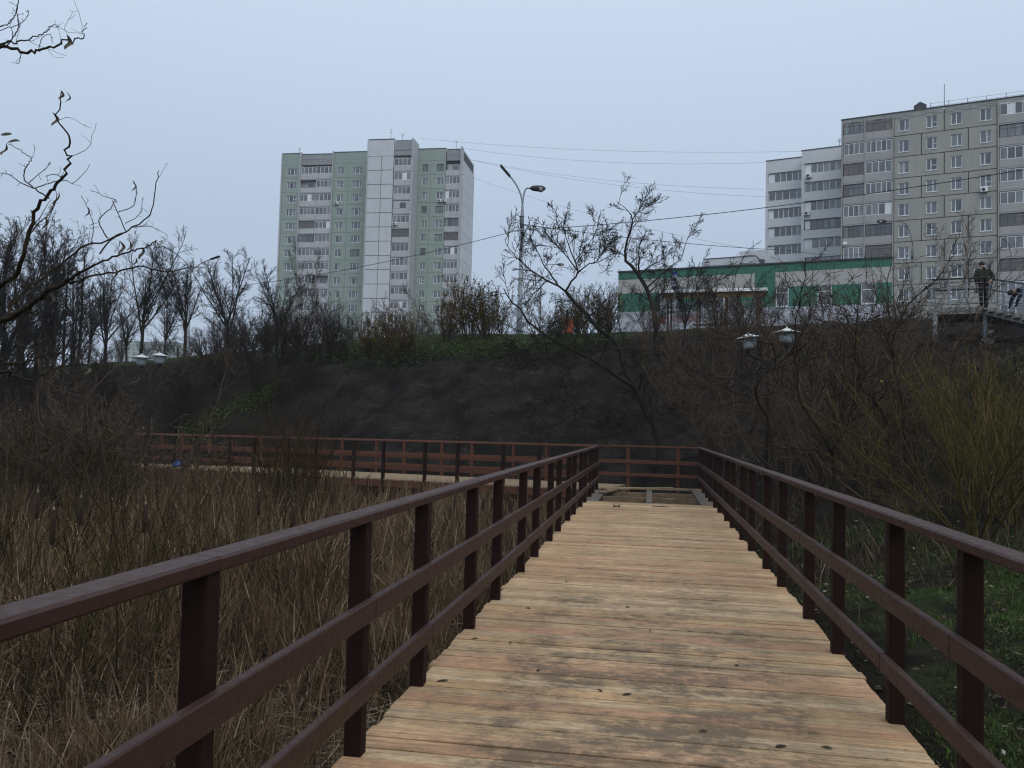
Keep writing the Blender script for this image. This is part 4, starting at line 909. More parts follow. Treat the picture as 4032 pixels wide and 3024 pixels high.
MB().tube([(-.16, .04, 1.45), (-.02, -.06, 1.50), (.12, .04, 1.45)], [.05, .065, .05], 8).build('hood', JACK, man)
tl = thing('hand_tool', 'dark hand tool hanging from the standing man\'s left hand', 'tool', (mp_[0], mp_[1], pz), .12)
MB().tube([(-.235, .06, .86), (-.235, .06, .66)], .016, 6).build('handle', BLK, tl); MB().box(-.31, -.16, .045, .075, .58, .66).build('blade', BLK, tl)
# second person bending over on the stairs
J = dict(pelvis=(0, 0, .90), belly=(-.12, 0, 1.05), chest=(-.34, 0, 1.08), neck=(-.50, .02, 1.02), head=(-.60, .03, .96), crown=(-.68, .03, .92),
         shL=(-.36, -.19, 1.05), elL=(-.46, -.24, .80), wrL=(-.55, -.20, .58), shR=(-.36, .19, 1.05), elR=(-.48, .24, .80), wrR=(-.58, .18, .58),
         hiL=(.0, -.10, .87), knL=(-.03, -.11, .48), anL=(.05, -.11, .09), toL=(-.12, -.12, .035), hiR=(.0, .10, .87), knR=(-.02, .11, .48), anR=(.06, .11, .09), toR=(-.11, .12, .035))
R_ = dict(pelvis=(.18, .14), belly=(.19, .15), chest=(.20, .15), neck=.07, head=(.09, .10), crown=(.07, .08), shL=.095, elL=.075, wrL=.055, shR=.095, elR=.075, wrR=.055, hiL=.105, knL=.075, anL=.062, toL=.045, hiR=.105, knR=.075, anR=.062, toR=.045)
E_ = [e_ for e_ in [('pelvis', 'belly'), ('belly', 'chest'), ('chest', 'neck'), ('neck', 'head'), ('head', 'crown'), ('chest', 'shL'), ('shL', 'elL'), ('elL', 'wrL'), ('chest', 'shR'), ('shR', 'elR'), ('elR', 'wrR'), ('pelvis', 'hiL'), ('hiL', 'knL'), ('knL', 'anL'), ('anL', 'toL'), ('pelvis', 'hiR'), ('hiR', 'knR'), ('knR', 'anR'), ('anR', 'toR')]]
for pre, w_, d_, s_ in (('L', 'wrL', (-.2, 0, -1), (1, 0, 0)), ('R', 'wrR', (-.2, 0, -1), (1, 0, 0))):
    J2, E2, R2 = {}, [], {}; hand(J2, E2, R2, pre, J[w_], d_, s_); J.update(J2); R_.update(R2); E_ += [((w_ if a == pre+'wr' else a), b_) for a, b_ in E2]
q = pc+down*.74+np.array([.42, .9, 0])
p2 = person('person', 'person in navy jacket bending over on the stairs at the right edge', (q[0], q[1], q[2]-.02), .1, J, E_, R_,
            [(SKINM, lambda c: c.x < -.50 and c.z > .84 and c.x > -.645), (BLK, lambda c: c.x <= -.645 and c.z > .7), (SHOE, lambda c: c.z < .13), (TRO, lambda c: c.z < .86 and c.x > -.2), (NAVY, lambda c: True)])
MB().lathe([(.10, -.02), (.105, .0), (.10, .05), (.06, .09), (.01, .1)], 12, (-.63, .03, .96), Matrix.Rotation(-1.1, 3, 'Y')).build('cap', BLK, p2)
# bags left on the far walkway
def bag(label, px, py, d, s, mat):
    p = P(px, py, d); o = thing('bag', label, 'bag', (p[0], p[1], .0)); m = MB()
    m.lathe([(.9*s, 0), (1.05*s, .25*s), (.95*s, .7*s), (.6*s, 1.1*s), (.25*s, 1.3*s), (.18*s, 1.45*s)], 10); m.build('sack', mat, o); MB().tube([(0, 0, 1.42*s), (.08*s, 0, 1.7*s), (-.1*s, .05*s, 1.8*s)], [.15*s, .22*s, .05*s], 7).build('knot', mat, o)
bag('bright blue bag lying on the side walkway', 697, 1830, 27.5, .14, simple('blue_plastic', (.03, .12, .42), (.02, .08, .30), 14, .4, .5)); bag('dark bag lying beside the blue bag on the side walkway', 730, 1835, 27.3, .17, simple('dark_cloth', (.02, .022, .028), None, 14, .8))

wire_m = simple('cable_black', (.02, .022, .024), None, 2, .6); wire_g = simple('cable_grey', (.10, .115, .135), (.09, .10, .12), 2, .6)
def wire(label, pts, sag, r, mat, group=None):
    """A cable through points of the place, hanging a little between them."""
    all_ = []
    for a, b_ in zip(pts[:-1], pts[1:]):
        for t in np.linspace(0, 1, 16)[(1 if all_ else 0):]: q_ = np.array(a)*(1-t)+np.array(b_)*t; q_[2] -= sag*4*t*(1-t); all_.append(tuple(q_))
    return tag(MB().tube(all_, r, 5).build('overhead_cable', mat), label, 'cable', group)
lampx = P(2040, 907, 44)
wire('thick black cable clamped to the lamp post, rising to the right', [P(900, 1130, 58), lampx, P(4200, 640, 30)], .35, .017, wire_m)
wire('thinner cable leaving the lamp post towards the shop roof', [P(2050, 882, 44), P(3100, 985, 57), P(3400, 1000, 75)], .2, .018, wire_m)
tw = 'cables strung between the tower roof and the right blocks'
for k, (a, b_) in enumerate((((1660, 545), (3300, 592)), ((1830, 585), (3010, 640)), ((1850, 628), (3010, 745)), ((1856, 630), (3010, 775)), ((1862, 700), (3010, 990)))):
    wire(('topmost', 'second', 'third', 'fourth', 'lowest')[k]+' of five thin high cables between the tower and the white block', [P(*a, 160), P(*b_, 128)], 1.2, .018, wire_g, tw)

# ------------------------------------------------------------------ trees and shrubs
def norm(v): return v/(np.linalg.norm(v, axis=-1, keepdims=True)+1e-9)
def grow(r, s, d, L, r0, r1, Mp, wander, trop):
    n_ = len(s); Pt = np.empty((n_, Mp, 3)); Pt[:, 0] = s; d = norm(d.copy()); st = (np.asarray(L)/(Mp-1))[:, None]
    for i in range(1, Mp):
        d = norm(d + r.normal(size=(n_, 3))*wander + np.asarray(trop)); Pt[:, i] = Pt[:, i-1]+d*st
    t = np.linspace(0, 1, Mp)[None, :]; R = np.asarray(r0)[:, None]*(1-t)+np.asarray(r1)[:, None]*t
    return Pt, R
def spawn(r, Pt, R, n_, t0, t1, ang, asd, even=True):
    """Start points, directions, radii and positions-along of n_ side shoots on each parent."""
    Nn, Mp, _ = Pt.shape
    t = (np.arange(n_)[None, :]+r.random((Nn, n_)))/n_ if even else r.random((Nn, n_)); t = t0+(t1-t0)*t
    u = t*(Mp-1); i = np.minimum(u.astype(int), Mp-2); f = (u-i)[..., None]; a = np.arange(Nn)[:, None]
    s = Pt[a, i]*(1-f)+Pt[a, i+1]*f; tan = norm(Pt[a, i+1]-Pt[a, i]); rad = R[a, i]*(1-f[..., 0])+R[a, i+1]*f[..., 0]
    rv = r.normal(size=tan.shape); pp = norm(rv-tan*(rv*tan).sum(-1, keepdims=True)); an = (ang+asd*r.normal(size=t.shape))[..., None]
    d = tan*np.cos(an)+pp*np.sin(an)
    return s.reshape(-1, 3), d.reshape(-1, 3), rad.ravel(), t.ravel(), np.repeat(np.arange(Nn), n_)
def sprout(r, geo_t, geo_c, Pt, R, specs, L0, first_crown=1, tint=(1, 1, 1), leaf=None):
    """Side shoots on side shoots; the thick ones go to the trunk mesh, the twigs to the crown mesh."""
    L = np.asarray(L0, float); tips = None
    for lv, sp in enumerate(specs):
        s, d, rad, t, par = spawn(r, Pt, R, sp['n'], sp.get('t0', .25), sp.get('t1', 1.0), sp['ang'], sp.get('asd', .2))
        Ln = L[par]*sp['len']*(1-sp.get('fall', .45)*t)*r.uniform(.65, 1.2, len(t)); r0 = np.maximum(rad*sp.get('rf', .6), sp.get('rmin', .004)); r1 = np.maximum(r0*sp.get('end', .35), sp.get('rmin', .004)*.7)
        if sp.get('keep', 1) < 1: k = r.random(len(s)) < sp['keep']; s, d, Ln, r0, r1 = s[k], d[k], Ln[k], r0[k], r1[k]
        Pt, R = grow(r, s, d, Ln, r0, r1, sp.get('M', 5), sp.get('w', .12), sp.get('up', (0, 0, .05))); L = Ln
        tn = np.asarray(tint)*(.6+1.5*r.random((len(s), 1))**2)  # random tone per branch, painting in highlights and shade among the twigs
        (geo_t if lv < first_crown else geo_c).tubes(Pt, R, sp.get('k', 3), tn)
    return Pt
def tree_meshes(seed, Ht, r0, style):
    r = np.random.default_rng(seed); gt, gc = Geo(), Geo()
    S = dict(lean=(0, 0), fork=.28, tint=(1, 1, 1)); S.update(style)
    if S['kind'] == 'linden':       # bare street tree: short trunk, steep limbs, upright twiggy crown
        Pt, R = grow(r, np.zeros((1, 3)), np.array([[0, 0, 1.]]), np.array([Ht*(S['fork']+.18)]), np.array([r0]), np.array([r0*.7]), 8, .03, (0, 0, .05))
        gt.tubes(Pt, R, 8, np.array([S['tint']]))
        specs = [dict(n=7, t0=.55, t1=1.0, ang=.36, asd=.16, len=.70, fall=.10, M=10, w=.05, up=(0, 0, .025), rf=.62, end=.16, k=5, rmin=.03),
                 dict(n=14, t0=.08, ang=.66, asd=.18, len=.40, fall=.55, M=6, w=.08, up=(0, 0, .04), rf=.5, k=3, rmin=.018),
                 dict(n=9, t0=.10, ang=.62, asd=.25, len=.48, M=4, w=.12, up=(0, 0, .04), rf=.6, rmin=.013),
                 dict(n=4, t0=.15, ang=.6, asd=.3, len=.55, M=3, w=.15, up=(0, 0, .03), rf=.7, rmin=.010)]
    elif S['kind'] == 'alder':      # taller, darker, hung with old cones and leaves
        ns_ = 3; az_ = r.uniform(0, 6.28, ns_); Pt, R = grow(r, np.stack([np.cos(az_)*.2, np.sin(az_)*.2, np.zeros(ns_)], 1), np.stack([np.cos(az_)*.12, np.sin(az_)*.12, np.ones(ns_)], 1), Ht*np.array([.98, .88, .8]), np.array([r0, r0*.8, r0*.7]), np.full(ns_, .02), 14, .035, (0, 0, .03)); gt.tubes(Pt, R, 7, np.array([S['tint']]*ns_))
        specs = [dict(n=22, t0=.12, t1=.99, ang=.62, asd=.2, len=.30, fall=.4, M=7, w=.07, up=(0, 0, .08), rf=.4, k=3, rmin=.018),
                 dict(n=7, t0=.12, ang=.6, asd=.25, len=.45, M=5, w=.1, up=(0, 0, .06), rf=.55, k=3, rmin=.013),
                 dict(n=5, t0=.1, ang=.65, asd=.3, len=.5, M=4, w=.14, up=(0, 0, .03), rf=.6, rmin=.010),
                 dict(n=2, t0=.2, ang=.7, asd=.3, len=.5, M=3, w=.16, up=(0, 0, 0), rf=.7, rmin=.0065)]
    elif S['kind'] == 'round':      # rounded fine-twigged crown of a far tree
        Pt, R = grow(r, np.zeros((1, 3)), np.array([[0, 0, 1.]]), np.array([Ht*.32]), np.array([r0]), np.array([r0*.75]), 7, .05, (0, 0, .05)); gt.tubes(Pt, R, 7, np.array([S['tint']]))
        specs = [dict(n=9, t0=.35, t1=1.0, ang=.55, asd=.2, len=.68, fall=.12, M=9, w=.09, up=(0, 0, .03), rf=.6, end=.16, k=5, rmin=.03),
                 dict(n=11, t0=.15, ang=.62, asd=.22, len=.38, fall=.5, M=5, w=.11, up=(0, 0, .04), rf=.5, k=3, rmin=.017),
                 dict(n=8, t0=.12, ang=.65, asd=.3, len=.5, M=4, w=.14, up=(0, 0, .02), rf=.6, rmin=.012),
                 dict(n=4, t0=.2, ang=.6, asd=.3, len=.55, M=3, w=.17, up=(0, 0, 0), rf=.7, rmin=.009)]
    else:                           # birch: slim, white bark, drooping fine twigs
        Pt, R = grow(r, np.zeros((1, 3)), np.array([[S['lean'][0], S['lean'][1], 1.]]), np.array([Ht]), np.array([r0]), np.array([.012]), 12, .04, (0, 0, .05)); gt.tubes(Pt, R, 7, np.array([[13., 13.5, 13.5]]))
        specs = [dict(n=20, t0=.3, t1=.97, ang=.55, asd=.15, len=.30, fall=.5, M=7, w=.06, up=(0, 0, .07), rf=.4, k=4, rmin=.014),
                 dict(n=8, t0=.15, ang=.6, asd=.25, len=.5, M=5, w=.1, up=(0, 0, -.05), rf=.5, rmin=.008),
                 dict(n=6, t0=.1, ang=.5, asd=.3, len=.6, M=4, w=.12, up=(0, 0, -.12), rf=.6, rmin=.006)]
    L0 = np.full(len(Pt), Ht)
    tips = sprout(r, gt, gc, Pt, R, specs, L0, 1, S['tint'])
    if S.get('leaf'):
        num, size, cols, aspect = S['leaf']; tp_ = tips.reshape(-1, 3); pk = tp_[r.integers(0, len(tp_), num)]
        gc.leaves(pk, r.uniform(.6, 1.3, num)*size, r, np.array(cols)[r.integers(0, len(cols), num)]*r.uniform(.7, 1.3, (num, 1)), aspect)
    return gt, gc
_trees = {}
def place_tree(label, px, top_py, d, style, seed, r0=None, group=None, base_py=1500, mat='bark', name='bare_tree', variants=5):
    x, y = V2(px, d, base_py); g = gz(x, y); top = P(px, top_py, d)[2]; Ht = top-g+.2
    key = (style['kind'], seed % variants, style.get('fork'), style.get('tint'), style.get('leaf', (0,))[0])
    if key not in _trees:
        gt, gc = tree_meshes(seed, 10.0, r0 or .16, style); _trees[key] = (gt.mesh('trunk', M[mat]), gc.mesh('crown', M[mat]))
    t = thing(name, label, 'tree', (x, y, g-.2), pr0.uniform(0, 6.28), group); t.scale = (Ht/10.0,)*3
    link('trunk', _trees[key][0], t); link('crown', _trees[key][1], t); return t
pr0 = random.Random(77)
ALD_LEAF = (1500, .08, [(.9, .75, .6), (1.3, .85, .7), (.7, .65, .6)], .75)
for k, (px, ty, d, lab) in enumerate(((20, 845, 40, 'dark alder at the left edge, tallest of the dense group'), (120, 900, 43, 'dark dense alder second from the left edge'), (215, 905, 41, 'dark dense alder third from the left edge behind willow branches'), (-70, 870, 38, 'dark alder cut by the left picture edge'), (290, 985, 45, 'dark slim alder at the right end of the dense group'), (70, 1000, 50, 'shorter dark alder behind the dense left group'), (170, 1050, 50, 'shorter dark alder between two taller ones at left'))):
    place_tree(lab, px, ty, d, dict(kind='alder', leaf=ALD_LEAF), 100+k % 4, group='dark alders at the left', mat='bark', name='alder_tree')
for k, (px, ty, d, fk, lab) in enumerate(((410, 1000, 48, .22, 'bare tree just left of the white-capped lamp'), (548, 945, 46, .12, 'bare forked tree standing right behind the white-capped lamp'), (495, 1130, 52, .3, 'thin low bare tree between two taller ones above the lamp'), (722, 985, 46, .25, 'bare tree beside the two-armed left street lamp'), (888, 945, 45, .22, 'bare oval-crowned tree right of the left street lamp'), (640, 1140, 54, .25, 'small bare tree in the gap left of the street lamp'), (1085, 1010, 46, .2, 'bare tree at the left edge of the green tower'), (345, 1100, 54, .2, 'slim bare tree beside the dark alder group'))):
    place_tree(lab, px, ty, d, dict(kind='linden', fork=(.14, .24)[k % 2]), 200+k % 4, group='row of bare trees on the left crest', mat='bark', name='bare_tree')
UNDER = [(320, 1290, 66), (400, 1310, 70), (470, 1280, 78), (560, 1300, 68), (650, 1270, 74), (700, 1300, 64), (790, 1260, 70), (850, 1250, 66), (930, 1230, 62), (1000, 1220, 60), (1060, 1200, 66), (1130, 1190, 64), (1660, 1240, 60), (1810, 1230, 64), (2050, 1220, 66), (2350, 1200, 70)]
FAR = [(965, 1090, 72, 'misty far tree behind the dark crest shrubs at left'), (1030, 1140, 76, 'second misty far tree left of the tower'), (1290, 1150, 64, 'bare tree before the lower left floors of the tower'), (1395, 1185, 70, 'bare tree before the tower, left of the white bay'), (1530, 1170, 62, 'bare tree before the white bay of the tower'), (1612, 1190, 74, 'bare tree before the right green panels of the tower'), (1745, 1190, 68, 'bare tree before the right corner of the tower'), (1900, 1120, 78, 'rounded grey tree just right of the tower'), (1965, 1140, 60, 'rounded bare tree left of the tall lamp post'), (2125, 1150, 62, 'rounded bare tree right of the tall lamp post'), (2215, 1160, 58, 'bare tree behind the leaning tree\'s middle branches'), (2300, 1120, 74, 'grey far tree between the leaning tree and the shop'), (2400, 1110, 56, 'bare tree before the left end of the shop'), (860, 1180, 80, 'faint far tree between the two oval-crowned trees'), (1180, 1130, 70, 'misty tree at the foot of the tower\'s left edge')]
for k, (px, ty, d, lab) in enumerate(FAR):
    place_tree(lab, px, ty, d, dict(kind='round', tint=(1.15, 1.1, 1.15)), 300+k % 5, group='bare trees behind the crest', name='bare_tree')
for k, (px, ty, d) in enumerate(UNDER):
    place_tree('low misty bare tree in the grey undergrowth behind the crest', px, ty, d, dict(kind='round', tint=(1.15, 1.1, 1.15)), 300+k % 5, group='undergrowth trees behind the crest', name='bare_tree')
place_tree('left of two slim white-barked birches before the tower', 1190, 985, 50, dict(kind='birch'), 400, .11, 'birches before the tower', name='birch_tree')
place_tree('right of two slim white-barked birches before the tower', 1235, 1010, 50.5, dict(kind='birch'), 401, .11, 'birches before the tower', name='birch_tree')
for k, (px, ty, d, lab) in enumerate(((3725, 880, 80, 'left of the grey twiggy trees before the grey block'), (3815, 870, 84, 'middle grey twiggy tree before the grey block'), (3905, 950, 78, 'right grey twiggy tree behind the standing man'))):
    place_tree(lab, px, ty, d, dict(kind='birch', tint=(1.6, 1.55, 1.6)), 410+k % 2, .12, 'grey twiggy trees before the grey block', name='birch_tree')

def spline(pts, n_):
    pts = np.asarray(pts, float); k = len(pts); ext = np.vstack([2*pts[0]-pts[1], pts, 2*pts[-1]-pts[-2]]); o = []
    for t in np.linspace(0, k-1-1e-6, n_):
        i = int(t); f = t-i; p0, p1, p2_, p3 = ext[i:i+4]
        o.append(.5*((2*p1)+(-p0+p2_)*f+(2*p0-5*p1+4*p2_-p3)*f*f+(-p0+3*p1-3*p2_+p3)*f**3))
    return np.array(o)
def limb_tree(name, label, cat, base, limbs, specs, mat, seed, tint=(1, 1, 1), group=None, leaf=None, npts=14, sprout_from=0.0):
    """A particular tree: its limbs follow given courses through the air, the twigs sprout from them."""
    r = np.random.default_rng(seed); gt, gc = Geo(), Geo(); t = thing(name, label, cat, base, 0, group); b0 = np.array(base)
    PT, RR, LL = [], [], []
    for pts, ra, rb in limbs:
        c_ = spline(np.asarray(pts)-b0, npts); c_[1:-1] += r.normal(size=(npts-2, 3))*np.linalg.norm(c_[-1]-c_[0])*.004; PT.append(c_); RR.append(ra+(rb-ra)*np.linspace(0, 1, npts)**.8); LL.append(np.linalg.norm(np.diff(c_, axis=0), axis=1).sum())
    PT, RR = np.array(PT), np.array(RR); gt.tubes(PT, RR, 8, np.tile(np.array(tint), (len(PT), 1)))
    if name != 'willow_tree': LL = np.clip(LL, 3.2, 5.0)
    tips = sprout(r, gt, gc, PT, RR, specs, LL, 0, tint)
    if leaf:
        num, size, cols, asp = leaf; tp_ = tips.reshape(-1, 3); pk = tp_[r.integers(0, len(tp_), num)]
        gc.leaves(pk, r.uniform(.6, 1.3, num)*size, r, np.array(cols)[r.integers(0, len(cols), num)]*r.uniform(.7, 1.3, (num, 1)), asp)
    gt.build('trunk', M[mat], t); gc.build('crown', M[mat], t); return t
def zr(x, y, d, ox, oy, s): return P(ox+x/s, oy+y/s, d)
def A_(l, d0, d1): return [zr(x, y, d0+(d1-d0)*i/max(1, len(l)-1), 2000, 1200, 2.212) for i, (x, y) in enumerate(l)]
def B_(l, d0, d1): return [zr(x, y, d0+(d1-d0)*i/max(1, len(l)-1), 1800, 600, 2.074) for i, (x, y) in enumerate(l)]
TW = [dict(n=9, t0=.15, ang=.85, asd=.3, len=.34, fall=.25, M=8, w=.14, up=(0, 0, .025), rf=.35, k=3, rmin=.012), dict(n=7, t0=.12, ang=.68, asd=.3, len=.52, M=6, w=.12, up=(0, 0, .05), rf=.55, rmin=.0085), dict(n=4, t0=.12, ang=.65, asd=.3, len=.6, M=4, w=.14, up=(0, 0, .03), rf=.7, rmin=.0065), dict(n=2, t0=.2, ang=.6, asd=.3, len=.6, M=3, w=.14, up=(0, 0, .03), rf=.8, rmin=.0055)]
lb = hit(2000+1360/2.212, 1200+1230/2.212, 20)
lb = P(2000+1350/2.212, 1200+1225/2.212, 27.0); lb = np.array([lb[0], lb[1], gz(lb[0], lb[1])-.2])
DK = 27.0
trunk_ = [lb]+A_([(1300, 1120), (1230, 980), (1160, 840), (1110, 740)], DK, DK)
limbs = [(trunk_, .17, .135),
         (A_([(1115, 750), (1060, 650), (1005, 530), (980, 400)], DK, DK)+A_([(930, 320), (800, 215), (690, 90)], DK, DK)+B_([(1080, 1340), (985, 1250), (890, 1140)], DK, DK), .125, .075),
         (B_([(890, 1140), (820, 1090), (700, 1030), (600, 960), (500, 870), (430, 790), (390, 705)], DK, DK-1), .055, .010),
         (B_([(825, 1090), (760, 990), (700, 905), (660, 810), (610, 730), (585, 655)], DK, DK+1), .04, .008),
         (B_([(885, 1135), (930, 1060), (985, 985), (960, 890), (920, 790), (890, 690), (850, 590), (805, 480)], DK, DK+.6), .055, .008),
         (B_([(985, 985), (1060, 920), (1140, 890), (1190, 820), (1215, 740)], DK, DK-1.2), .035, .007),
         (B_([(960, 890), (1010, 830), (1080, 740), (1130, 660), (1105, 510)], DK, DK+1.2), .03, .006),
         (B_([(975, 960), (880, 830), (790, 740), (720, 655)], DK, DK+.8), .035, .007),
         (A_([(1110, 745), (1040, 680), (870, 560), (680, 450), (500, 370), (400, 310), (200, 180), (90, 30)], DK, DK-2)+B_([(430, 1190), (380, 1110)], DK-2, DK-2.2), .11, .02),
         (A_([(985, 395), (900, 385), (760, 360), (540, 372), (360, 340)], DK, DK-1.5), .06, .012), (A_([(985, 385), (1100, 380), (1200, 400), (1330, 330)], DK, DK+.5), .05, .012),
         (A_([(400, 320), (250, 370), (90, 415), (0, 415)], DK-1, DK-2.5), .035, .008), (A_([(560, 380), (420, 440), (280, 480), (160, 465), (40, 420)], DK-1, DK-2), .03, .008),
         (A_([(870, 720), (760, 830), (600, 930), (430, 1040), (290, 1105)], DK-.4, DK-3), .03, .006), (A_([(1060, 820), (1000, 950), (900, 1030), (800, 1060)], DK-.4, DK-2), .022, .005), (A_([(860, 570), (780, 750), (700, 800), (470, 850), (260, 855)], DK-.6, DK-2.6), .025, .005),
         (A_([(700, 460), (690, 520), (620, 640), (560, 760), (420, 840)], DK-1, DK-2.6), .022, .005), (A_([(520, 40), (520, 130), (510, 210), (500, 300)], DK-.6, DK-.6), .05, .03)]
limbs = [(p_, a_*.74, b_*.7) for p_, a_, b_ in limbs]
limb_tree('leaning_tree', 'crooked dark tree leaning left over the end of the boardwalk', 'tree', tuple(lb), limbs, TW, 'bark_green', 21, leaf=(60, .09, [(1.0, .8, .6), (.6, .5, .4)], .6))
ub = P(1800+1640/2.074, 600+1500/2.074, 36); ub = np.array([ub[0], ub[1], gz(ub[0], ub[1])-.2]); DU = 36
limbs = [([ub]+B_([(1625, 1330), (1560, 1150), (1485, 1005), (1400, 920), (1375, 850), (1392, 730), (1425, 625), (1428, 545), (1380, 480), (1300, 400)], DU, DU), .15, .012),
         (B_([(1485, 1005), (1482, 900), (1490, 780), (1500, 690)], DU, DU+.6), .06, .012), (B_([(1490, 1000), (1600, 910), (1665, 880), (1670, 760)], DU, DU+.8), .05, .010), (B_([(1545, 1110), (1700, 965), (1820, 870), (1870, 740), (1918, 620)], DU, DU+1), .05, .007),
         (B_([(1428, 560), (1460, 500), (1500, 450), (1520, 400)], DU, DU-.5), .03, .007), (B_([(1380, 860), (1310, 800), (1270, 760)], DU, DU-.8), .03, .007), (B_([(1560, 1150), (1640, 1060), (1650, 880)], DU, DU), .05, .01)]
limbs = [(p_, a_*.8, b_*.7) for p_, a_, b_ in limbs]
limb_tree('crooked_tree', 'tall crooked bare tree before the left end of the shop', 'tree', tuple(ub), limbs, TW, 'bark', 22, leaf=(90, .12, [(1.2, .9, .7), (.6, .55, .5)], .6))
for k, (px, ty, d, lab) in enumerate(((2535, 1030, 37, 'slim upright bare tree beside the crooked tree'), (2690, 960, 37, 'slim bare tree with a few leaves before the bus stop sign'), (2820, 1005, 36, 'bare tree with dark leaves before the bus shelter roof'), (2920, 1060, 35, 'low leafy-tipped tree at the right end of the bus shelter'))):
    place_tree(lab, px, ty, d, dict(kind='linden', fork=.12, leaf=(160, .10, [(.9, .75, .5), (.5, .5, .45), (1.6, 1.3, .5)], .6)), 430+k % 2, .10, 'slim trees before the shop')

def Z6(l, d0, d1): return [zr(x, y, d0+(d1-d0)*i/max(1, len(l)-1), 2700, 1200, 1.66) for i, (x, y) in enumerate(l)]
TK = [dict(n=7, t0=.15, ang=.75, asd=.3, len=.42, fall=.2, M=7, w=.15, up=(0, 0, .06), rf=.4, k=3, rmin=.009), dict(n=6, t0=.12, ang=.7, asd=.3, len=.5, M=5, w=.15, up=(0, 0, .05), rf=.6, rmin=.0065), dict(n=3, t0=.15, ang=.65, asd=.3, len=.5, M=4, w=.16, up=(0, 0, .03), rf=.7, rmin=.005)]
for k, (lab, d, lim) in enumerate((('crooked thicket tree with a dark bent trunk below the platform', 17, [([(1340, 1010), (1330, 830), (1290, 720), (1230, 610), (1150, 555), (1080, 510), (1010, 430), (970, 350)], .055, .01), ([(1235, 612), (1310, 595), (1400, 602), (1520, 640)], .022, .006), ([(1150, 556), (1120, 420), (1105, 260), (1125, 100)], .02, .006)]),
                                  ('thicket tree with a straight leaning stem and long right branch', 18, [([(1440, 1000), (1420, 720), (1395, 520), (1345, 300), (1400, 120), (1460, -20)], .04, .008), ([(1395, 512), (1500, 450), (1620, 395), (1790, 285)], .022, .005), ([(1350, 320), (1300, 200), (1240, 60)], .02, .005)]),
                                  ('thicket tree whose bowed stem loops before the twin lamp', 16, [([(620, 1100), (560, 850), (500, 690), (450, 565), (480, 470), (590, 390), (545, 250), (470, 130)], .045, .008), ([(455, 570), (330, 490), (180, 470), (20, 410)], .025, .006), ([(590, 395), (700, 300), (720, 150), (690, 20)], .02, .005), ([(500, 690), (380, 620), (250, 540), (120, 500)], .02, .005)]),
                                  ('slim thicket tree rising beside the railing right of the twin lamp', 14, [([(1000, 1240), (970, 1050), (945, 960), (830, 740), (745, 640), (730, 440), (690, 300)], .04, .008), ([(830, 742), (900, 600), (1000, 480), (1050, 330)], .022, .005), ([(945, 960), (1040, 820), (1090, 640)], .02, .005), ([(745, 640), (640, 560), (600, 450)], .018, .005)]))):
    base = Z6([lim[0][0][0]], d, d)[0]; base = np.array([base[0], base[1], gz(base[0], base[1])-.15])
    lim_ = [(([base]+Z6(pts[1:], d, d+(1.2 if j % 2 else -1.0))) if j == 0 else Z6(pts, d, d+(1.0 if j % 2 else -1.2)), a_, b_) for j, (pts, a_, b_) in enumerate(lim)]
    limb_tree('bare_tree', lab, 'tree', tuple(base), lim_, TK, 'bark', 600+k, group='trees of the right thicket', tint=(1.45, 1.38, 1.25), leaf=(8, .06, [(6, 5, 1.6), (4, 3, 1)], .5))

# ---- shrubs: a few prototypes, each placed shrub a copy with its own parts
def shrub_proto(seed, Ht, spread, nst, specs, mat, tint, r0=.018, leaf=None, up=.10, w=.06):
    r = np.random.default_rng(seed); gt, gc = Geo(), Geo()
    az = r.uniform(0, 2*math.pi, nst); tl = np.abs(r.normal(size=nst))*spread
    d = np.stack([np.cos(az)*tl, np.sin(az)*tl, np.ones(nst)], 1); s = np.stack([np.cos(az)*.12*r.random(nst), np.sin(az)*.12*r.random(nst), np.full(nst, -.1)], 1)
    L = Ht*r.uniform(.6, 1.08, nst)*np.sqrt(1+tl**2*.4)
    Pt, R = grow(r, s, d, L, r0*r.uniform(.6, 1.2, nst), np.full(nst, .004), 9, w, (0, 0, up))
    gt.tubes(Pt, R, 4, np.asarray(tint)*r.uniform(.7, 1.3, (nst, 1)))
    tips = sprout(r, gt, gc, Pt, R, specs, L, 0, tint)
    if leaf:
        num, size, cols, asp = leaf; tp_ = np.concatenate([tips.reshape(-1, 3), Pt[:, 4:].reshape(-1, 3)]); pk = tp_[r.integers(0, len(tp_), num)]+r.normal(size=(num, 3))*.03
        gc.leaves(pk, r.uniform(.6, 1.3, num)*size, r, np.array(cols)[r.integers(0, len(cols), num)]*r.uniform(.6, 1.4, (num, 1)), asp)
    root = thing('shrub', 'x', 'shrub'); gt.build('stems', M[mat], root); gc.build('twigs', M[mat], root); return root
S3 = [dict(n=7, t0=.2, ang=.55, asd=.2, len=.36, M=6, w=.10, up=(0, 0, .06), rf=.55, rmin=.007), dict(n=5, t0=.15, ang=.6, asd=.25, len=.45, M=4, w=.14, up=(0, 0, .04), rf=.6, rmin=.005), dict(n=3, t0=.2, ang=.6, asd=.3, len=.5, M=3, w=.16, up=(0, 0, .02), rf=.7, rmin=.004)]
S4 = [dict(n=6, t0=.15, ang=.75, asd=.3, len=.48, M=8, w=.16, up=(0, 0, .05), rf=.55, rmin=.009), dict(n=5, t0=.12, ang=.7, asd=.3, len=.52, M=5, w=.18, up=(0, 0, .04), rf=.6, rmin=.0065), dict(n=3, t0=.2, ang=.6, asd=.3, len=.55, M=4, w=.2, up=(0, 0, .04), rf=.7, rmin=.0048)]
